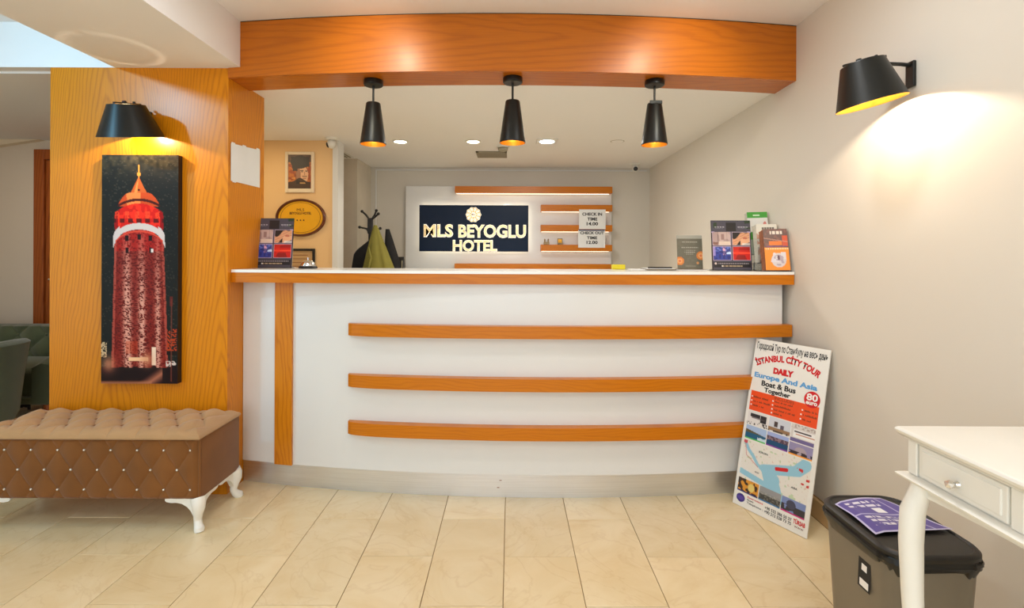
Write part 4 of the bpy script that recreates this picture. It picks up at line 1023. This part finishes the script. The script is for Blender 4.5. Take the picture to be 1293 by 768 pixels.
b.box(-.07, .085, -.10, .20, 0, .004).box(-.07, .085, -.02, .0, .004, .045, .001).box(-.07, .085, .065, .085, .004, .095, .001).box(-.07, .085, .19, .20, .004, .16, .001)
M['clear'], nt, bs = new_mat('clear_acrylic'); bs.inputs['Transmission Weight'].default_value = 0.92; bs.inputs['Roughness'].default_value = 0.05; bs.inputs['IOR'].default_value = 1.3; bs.inputs['Base Color'].default_value = (.95, .96, .94, 1)
b.build('holder', 'clear', rk, local=True)

# ------------------------------------------------------------------ leaning tour board
BL = Vector((1.127, 2.556, .0)); ru = Vector((.181, -.3295, 0)); rv = Vector((.163, .083, .812))
ex_ = ru.normalized(); ez_ = (rv - ex_ * rv.dot(ex_)).normalized(); ey_ = ez_.cross(ex_)     # ey_ points to the back of the board
W_, H_ = ru.length, rv.length
mt = Matrix((ex_, ey_, ez_)).transposed().to_4x4(); mt.translation = BL + Vector((0, 0, .0012)) - ey_ * .006
bd_ = root('tour_board', 'white advertising board for a city tour leaning against the right wall', 'advertising board'); bd_.matrix_world = mt
bd_.location = mt.translation; bd_.rotation_euler = mt.to_euler()
def board(U, V):
    I = np.zeros(U.shape + (3,)); I[:] = C3(236, 234, 228); n = vnoise(U, V, 30, 66, 41); n2 = vnoise(U, V, 60, 132, 42); n3 = vnoise(U, V, 10, 20, 43)
    put(I, inb(U, V, .04, .95, .318, .434), C3(236, 78, 24))
    def ph(a, b, c, d): return inb(U, V, a, b, c, d), np.clip((U - a) / (b - a), 0, 1), np.clip((V - c) / (d - c), 0, 1)
    xs = ((.04, .335), (.345, .64), (.65, .945))
    m, u, v = ph(*xs[0], .44, .52)
    put(I, m, C3(226, 222, 220)); put(I, m & inb(u, v, .12, .60, .15, .42), C3(40, 36, 40)); put(I, m & inb(u, v, .62, .92, .15, .68), C3(34, 30, 34)); put(I, m & inb(u, v, .2, .85, .42, .5) , C3(90, 80, 84), .7); put(I, m & (v > .72) & (n2 > .62), C3(50, 44, 46), .9)
    m, u, v = ph(*xs[1], .44, .52)
    put(I, m, C3(206, 210, 220)); put(I, m & inb(u, v, .26, .42, .25, .62), C3(70, 56, 56)); put(I, m & inb(u, v, .55, .70, .42, .72), C3(90, 84, 100)); put(I, m & (v > .68) & (v < .95), C3(150, 116, 84)); put(I, m & (v > .86) & (n > .4), C3(60, 50, 40), .8)
    m, u, v = ph(*xs[2], .44, .535)
    put(I, m, C3(216, 210, 206)); put(I, m & (v > .30) & (v < .75) & (u > .1), C3(240, 238, 236)); put(I, m & (np.abs(v - .40) < .045) & (u > .14) & (u < .85), C3(50, 40, 50)); put(I, m & (np.abs(v - .56) < .03) & (u > .2), C3(190, 120, 90)); put(I, m & (v > .78), C3(110, 100, 150)); put(I, m & (v < .22) & (n2 > .5), C3(150, 130, 120), .6)
    m, u, v = ph(*xs[0], .525, .605)
    put(I, m, C3(166, 190, 226)); put(I, m & (v > .3 + .25 * u) & (v < .55), C3(96, 88, 60)); put(I, m & (v >= .52), C3(24, 92, 130)); put(I, m & (v > .6) & (u > .6) & (n > .4), C3(200, 220, 232)); put(I, m & (v > .90), C3(80, 190, 90))
    m, u, v = ph(*xs[1], .525, .605)
    put(I, m, C3(160, 176, 224)); put(I, m & (v > .28) & (v < .58), C3(140, 116, 126)); put(I, m & (v > .28) & (v < .55) & (n2 > .5), C3(84, 64, 80)); put(I, m & (v >= .58), C3(20, 74, 116)); put(I, m & (v > .90), C3(130, 50, 160))
    m, u, v = ph(*xs[2], .54, .608)
    put(I, m, C3(150, 142, 180)); put(I, m & (((u - .5) / .25) ** 2 + ((v - .6) / .35) ** 2 < 1), C3(176, 160, 170)); put(I, m & (v > .62) & (n > .35), C3(50, 40, 50)); put(I, m & (v > .88), C3(244, 160, 40))
    # map
    mp = inb(U, V, .04, .95, .612, .915); put(I, mp, C3(232, 228, 220)); put(I, mp & (n > .84), C3(176, 204, 160), .7); put(I, mp & (n2 > .9), C3(206, 150, 130), .5)
    path = [(.06, .625), (.12, .665), (.20, .695), (.28, .735), (.40, .748)]
    def seg(pa, pb, r):
        ax, ay = pa; bx, by = pb[0] - ax, (pb[1] - ay); s = 2.2
        t = np.clip(((U - ax) * bx + (V - ay) * s * s * by) / (bx * bx + s * s * by * by), 0, 1)
        return np.sqrt((U - ax - t * bx) ** 2 + (s * (V - ay - t * by)) ** 2) < r
    sea = C3(150, 200, 222)
    for a, b in zip(path, path[1:]): put(I, mp & seg(a, b, .022), sea)
    put(I, mp & seg((.36, .745), (.80, .685), .06), sea); put(I, mp & seg((.80, .68), (.88, .64), .07), sea); put(I, mp & seg((.45, .76), (.56, .87), .10), sea); put(I, mp & seg((.05, .80), (.50, .83), .035), sea)
    put(I, mp & seg((.40, .75), (.52, .78), .07), sea); put(I, mp & seg((.10, .765), (.30, .775), .05), C3(232, 228, 220))
    for a, b in (((.06, .62), (.10, .70)), ((.10, .70), (.28, .745))): put(I, mp & seg(a, b, .006), C3(200, 120, 120), .6)
    put(I, mp & (seg((.53, .715), (.66, .70), .022)), C3(206, 30, 34)); put(I, mp & seg((.80, .675), (.84, .675), .022) & (n2 > .3), C3(206, 50, 50)); put(I, mp & (seg((.92, .715), (.94, .713), .014) | seg((.86, .74), (.88, .74), .010) | seg((.93, .745), (.95, .742), .014)), C3(206, 50, 44)); put(I, mp & seg((.05, .625), (.08, .625), .02) & (n2 > .3), C3(206, 80, 90))
    xs = ((.04, .335), (.345, .64), (.65, .945)); col = (C3(44, 40, 110), C3(60, 120, 170), C3(200, 30, 120))
    for i, (a, b) in enumerate(xs):
        m, u, v = ph(a, b, .838, .915)
        if i == 0: put(I, m, C3(220, 150, 50)); put(I, m & (n > .5), C3(60, 40, 30)); put(I, m & (((u - .65) / .15) ** 2 + ((v - .5) / .3) ** 2 < 1), C3(232, 206, 120))
        if i == 1: put(I, m, C3(150, 150, 152)); put(I, m & (v > .35), C3(70, 70, 66)); put(I, m & (v > .35) & (n2 > .6), C3(120, 116, 106)); put(I, m & (np.abs(v - .45) < .08), C3(190, 190, 190), .6)
        if i == 2: put(I, m, C3(124, 140, 190)); put(I, m & (v > .45) & (n > .2), C3(56, 52, 56)); put(I, m & (((u - .4) / .2) ** 2 + ((v - .4) / .3) ** 2 < 1), C3(70, 70, 90))
        put(I, m & (v > .90), col[i])
    put(I, ((U - .105) / .062) ** 2 + ((V - .952) / .024) ** 2 < 1, C3(60, 44, 130)); put(I, ((U - .105) / .045) ** 2 + ((V - .952) / .012) ** 2 < 1, C3(90, 70, 160))
    return I
MB().box(0, W_, .0004, .006, 0, H_, .0005).build('backing_board', 'plastic_w', bd_, local=True)
sheet('printed_face', board, W_, H_, 190, 400, M['print'], bd_)
def T(s, u0, u1, v0, v1, mat, bold=.02, warp=None): text(s, u0 * W_, u1 * W_, (1 - v1) * H_, (1 - v0) * H_, mat, bd_, y=-.0007, bold=bold, warp=warp)
T('Городской Тур по Стамбулу на весь день', .03, .975, .016, .072, 'ink_black', .022)
def arch(u, v, X, Z):
    R = .30; th = (u - .5) * 1.06; z0_ = (1 - .112) * H_ - R
    r = R + v * .043; return .48 * W_ + r * np.sin(th) * 1.02, z0_ + r * np.cos(th) - .004
T('İSTANBUL CİTY TOUR', .06, .92, .10, .16, 'ink_red', .05, arch)
T('DAILY', .31, .585, .155, .192, 'ink_red', .075)
T('Europe And Asia', .05, .90, .203, .243, 'ink_blue', .045)
T('Boat & Bus', .17, .64, .245, .277, 'ink_black', .035)
T('Together', .22, .58, .283, .319, 'ink_black', .035)
b = MB(); b.loft([[(.853 * W_ + .037 * math.cos(2 * PI * i / 36), y, (1 - .286) * H_ + .037 * math.sin(2 * PI * i / 36)) for i in range(36)] for y in (-.0003, -.0010)]); b.build('price_badge', 'ink_red', bd_, local=True, label='round red price badge')
text('80', .853 * W_ - .026, .853 * W_ + .026, (1 - .286) * H_ - .006, (1 - .286) * H_ + .026, 'ink_white', bd_, y=-.0016, bold=.03)
text('euro', .853 * W_ - .026, .853 * W_ + .026, (1 - .286) * H_ - .025, (1 - .286) * H_ - .010, 'ink_white', bd_, y=-.0016, bold=.04)
T('INCLUDES', .38, .64, .322, .338, 'ink_grey', .0)
# the small print of the orange band is not legible: rows of short strokes with white bullets
b = MB(); b2 = MB(); r = random.Random(5)
for a, b_, c in ((.09, .29, .348), (.09, .32, .373), (.09, .24, .398), (.39, .62, .345), (.39, .60, .368), (.39, .66, .391), (.39, .50, .413), (.78, .93, .350), (.77, .93, .375), (.77, .87, .400)):
    b2.box((a - .035) * W_, (a - .018) * W_, -.0009, -.0004, (1 - c - .008) * H_, (1 - c) * H_)
    u = a
    while u < b_:
        h__ = r.choice((.006, .008, .010)); b.box(u * W_, (u + .008) * W_, -.0009, -.0004, (1 - c - .009) * H_, (1 - c - .009 + h__) * H_); u += .013 if r.random() < .85 else .028
setp(b.build('small_print', 'ink_grey', bd_, local=True), kind='stuff'); b2.build('bullet_marks', 'ink_white', bd_, local=True)
T('EUROPA', .27, .40, .652, .663, 'ink_black', .02); T('ASIA', .74, .82, .772, .783, 'ink_black', .02); T('OLD', .25, .31, .772, .781, 'ink_black', .02)
T('Reservations', .20, .42, .926, .936, 'ink_red', .02); T('Gsm', .20, .29, .940, .952, 'ink_black', .01); T('Telephone :', .20, .43, .957, .971, 'ink_black', .01)
T('+90 532 386 50 37', .45, .80, .934, .951, 'ink_black', .02); T('+90 212 528 73 75', .45, .80, .955, .972, 'ink_black', .02)
T('TÜRSAB', .82, .965, .925, .953, 'ink_red', .04); T('www', .84, .95, .962, .972, 'ink_grey', .0)

# ------------------------------------------------------------------ waste bin
def rrect(cx_, cy_, hx, hy, r, z, n=10):
    pts = []
    for (sx, sy, a0) in ((1, 1, 0), (-1, 1, 90), (-1, -1, 180), (1, -1, 270)):
        for i in range(n + 1):
            a = math.radians(a0 + 90 * i / n); pts.append((cx_ + sx * (hx - r) + r * math.cos(a), cy_ + sy * (hy - r) + r * math.sin(a), z))
    return pts
bx, by = 1.108, 1.456
bn = root('waste_bin', 'grey plastic waste bin with a black lid and liner beside the white table', 'waste bin', (bx, by, 0))
MB().loft([rrect(bx, by, hx, hy, .06, z) for hx, hy, z in ((.098, .135, 0), (.104, .141, .01), (.122, .160, .44), (.122, .160, .465))]).build('body', 'grey_plastic', bn, smooth=True, angle=50)
rr = random.Random(4); rings = []
for k_, (hx, hy, z) in enumerate(((.125, .161, .434), (.132, .168, .442), (.133, .170, .461), (.135, .171, .452), (.130, .168, .464))):
    ring = rrect(bx, by, hx, hy, .07, z, 16); rings.append([(x + rr.uniform(-.0022, .0022), y + rr.uniform(-.0022, .0022), z + (rr.uniform(-.010, .006) + .010 * math.sin(i * .55) if k_ == 0 else rr.uniform(-.002, .002))) for i, (x, y, z) in enumerate(ring)])
MB().loft(rings, cap=False).build('bin_liner', 'bag', bn, smooth=True, angle=60, label='crumpled black liner folded over the rim')
MB().loft([rrect(bx, by, hx, hy, r, z, 12) for hx, hy, r, z in ((.128, .167, .07, .462), (.131, .170, .07, .467), (.131, .170, .07, .476), (.124, .163, .065, .483), (.118, .157, .06, .4835), (.114, .153, .055, .480), (.10, .13, .05, .482), (.001, .001, .0005, .484))]).build('lid', 'blackm', bn, smooth=True, angle=40, label='black lid')
# label on the side
b = MB(); b.box(-.0012, 0, -.024, .024, -.060, .055, .0005); o = b.build('side_label', 'ink_black', bn, local=True, label='dark product label'); o.location = Vector((bx - .1195 - .0005, 1.410, .380)) - bn.location; o.rotation_euler = (0, math.radians(2.3), 0)
b = MB().box(-.0018, -.0010, -.020, .006, .030, .050).build('yellow_mark', 'yellow', o, local=True)
b = MB().box(-.0018, -.0010, -.018, .016, -.054, -.035).box(-.0018, -.0010, -.010, .010, -.010, .008).build('white_mark', 'ink_white', o, local=True)
# violet leaflet on the lid
cs = [Vector((1.000, 1.560, .4885)), Vector((1.160, 1.590, .487)), Vector((1.230, 1.405, .487)), Vector((1.000, 1.385, .4885))]
def leaf(U, V):
    I = np.zeros(U.shape + (3,)); I[:] = C3(86, 74, 150); n = vnoise(U, V, 30, 20, 51)
    put(I, (U < .03) | (U > .97) | (V < .03) | (V > .97), C3(190, 186, 220)); put(I, (np.abs(V - .50) < .012) | (np.abs(U - .80) < .010), C3(180, 176, 214))
    for v0 in (.60, .70, .80, .12, .22): put(I, (np.abs(V - v0) < .03) & (U > .12) & (U < .70) & (n > .28) & (((U * 34).astype(int) % 7) > 0), C3(222, 220, 232))
    put(I, inb(U, V, .45, .62, .30, .44), C3(232, 232, 236)); return I
n_ = 40; lp = bpy.data.objects.new('leaflet', None); lp.name = 'violet_leaflet'; COL.objects.link(lp); lp.location = cs[3]; setp(lp, 'violet leaflet with white print lying on the bin lid', 'leaflet')
o = sheet('printed_sheet', leaf, 1, 1, 90, 70, M['print'], lp)
co = np.empty(len(o.data.vertices) * 3); o.data.vertices.foreach_get('co', co); co = co.reshape(-1, 3)
for i in range(len(co)):
    u, v = co[i, 0], co[i, 2]; p = (cs[3] * (1 - u) + cs[2] * u) * (1 - v) + (cs[0] * (1 - u) + cs[1] * u) * v
    p.z += .004 + .005 * math.sin(u * 5 + v * 2) * math.sin(v * 4) - .006 * (u < .12) * (.12 - u) / .12; co[i] = p - cs[3]
o.data.vertices.foreach_set('co', co.ravel()); o.data.update()

# ------------------------------------------------------------------ console table
tx0, tx1, ty0, ty1, tz = .926, 1.466, 0.32, 1.222, .84
KZ = lambda z: 1.25 - .872 * (1.25 - z)
tb = root('console_table', 'white console table with drawers and curved legs against the right wall', 'table', ((tx0 + tx1) / 2, (ty0 + ty1) / 2, 0))
# moulded top
prof = [(o_, KZ(z)) for o_, z in [(0.014, .752), (.014, .756), (.006, .760), (.002, .766), (.0, .772), (.002, .777), (.006, .780)]]
MB().loft([[(tx0 + o_, ty0 + o_, z), (tx1, ty0 + o_, z), (tx1, ty1 - o_, z), (tx0 + o_, ty1 - o_, z)] for o_, z in prof]).build('tabletop', 'white_paint', tb, smooth=True, angle=40)
ax0, ay0, ay1 = tx0 + .022, ty0 + .022, ty1 - .018
MB().box(ax0 + .004, tx1 - .01, ay0 + .004, ay1 - .004, KZ(.658), KZ(.7515)).build('apron', 'white_paint', tb)
MB().loft([[(ax0 - o_, ay0 - o_, z), (tx1 - .006, ay0 - o_, z), (tx1 - .006, ay1 + o_, z), (ax0 - o_, ay1 + o_, z)] for o_, z in ((.004, KZ(.642)), (.018, KZ(.647)), (.020, KZ(.652)), (.014, KZ(.656)), (.006, KZ(.659)))]).build('ledge_moulding', 'white_paint', tb, smooth=True, angle=40)
# lower apron with a curved edge
ys = np.linspace(ay0 + .02, ay1 - .02, 40); pts = [(y, KZ(.643)) for y in ys] + [(y, KZ(.60) + .025 * math.sin(PI * (y - ay0) / (ay1 - ay0)) ** .5) for y in ys[::-1]]
MB().prism(pts, 'X', ax0 + .006, ax0 + .022).build('lower_apron', 'white_paint', tb)
MB().box(ax0 + .02, tx1 - .02, ay1 - .024, ay1 - .008, KZ(.605), KZ(.643)).build('lower_apron', 'white_paint', tb)
posts = [ay1 - .014, .943, .68, ay0 + .014]
for y in posts:
    MB().box(ax0 - .004, ax0 + .010, y - .013, y + .013, KZ(.660), KZ(.7515), .002).build('corner_post', 'white_paint', tb)
for ya, yb in ((posts[1] + .018, posts[0] - .018), (posts[2] + .018, posts[1] - .018), (posts[3] + .018, posts[2] - .018)):
    dw = MB().box(ax0 - .003, ax0 + .006, ya, yb, KZ(.664), KZ(.748), .003, 2).box(ax0 - .006, ax0 - .001, ya + .012, yb - .012, KZ(.676), KZ(.736), .0022, 2).build('drawer', 'white_paint', tb)
    ym = (ya + yb) / 2
    b = MB(); b.tube([(ax0 - .005, ym, KZ(.697)), (ax0 - .012, ym, KZ(.697)), (ax0 - .016, ym, KZ(.697))], [.008, .004, .005], 12); b.build('knob_base', 'chrome', dw, smooth=True)
    t_ = bmesh.new(); bmesh.ops.create_icosphere(t_, subdivisions=1, radius=.010); b = MB(); b.add(t_, Matrix.Translation((ax0 - .023, ym, KZ(.697)))); b.build('knob', 'crystal', dw, label='faceted crystal knob')
def cab_leg(cx_, cy_, sx, sy):
    path = [(-.016, -.016, KZ(.655)), (-.013, -.013, .70), (-.004, -.004, .65), (-.002, -.002, .58), (-.004, -.004, .46), (-.009, -.009, .30), (-.013, -.013, .18), (-.012, -.012, .08), (-.008, -.008, .03), (-.002, -.002, 0)]
    return MB().tube([(cx_ + sx * x, cy_ + sy * y, z) for x, y, z in path], [.017, .021, .025, .0245, .022, .019, .017, .016, .020, .021], 16)
for cx_, cy_, sx, sy in ((ax0 + .004, ay1, 1, 1), (ax0 + .004, ay0, 1, -1), (tx1 - .03, ay1, 0.4, 1), (tx1 - .03, ay0, 0.4, -1)):
    cab_leg(cx_ + (-.012 if sx == 1 else -.02), cy_ - sy * .012, -1 if sx == 1 else .6, sy).build('leg', 'white_paint', tb, smooth=True)
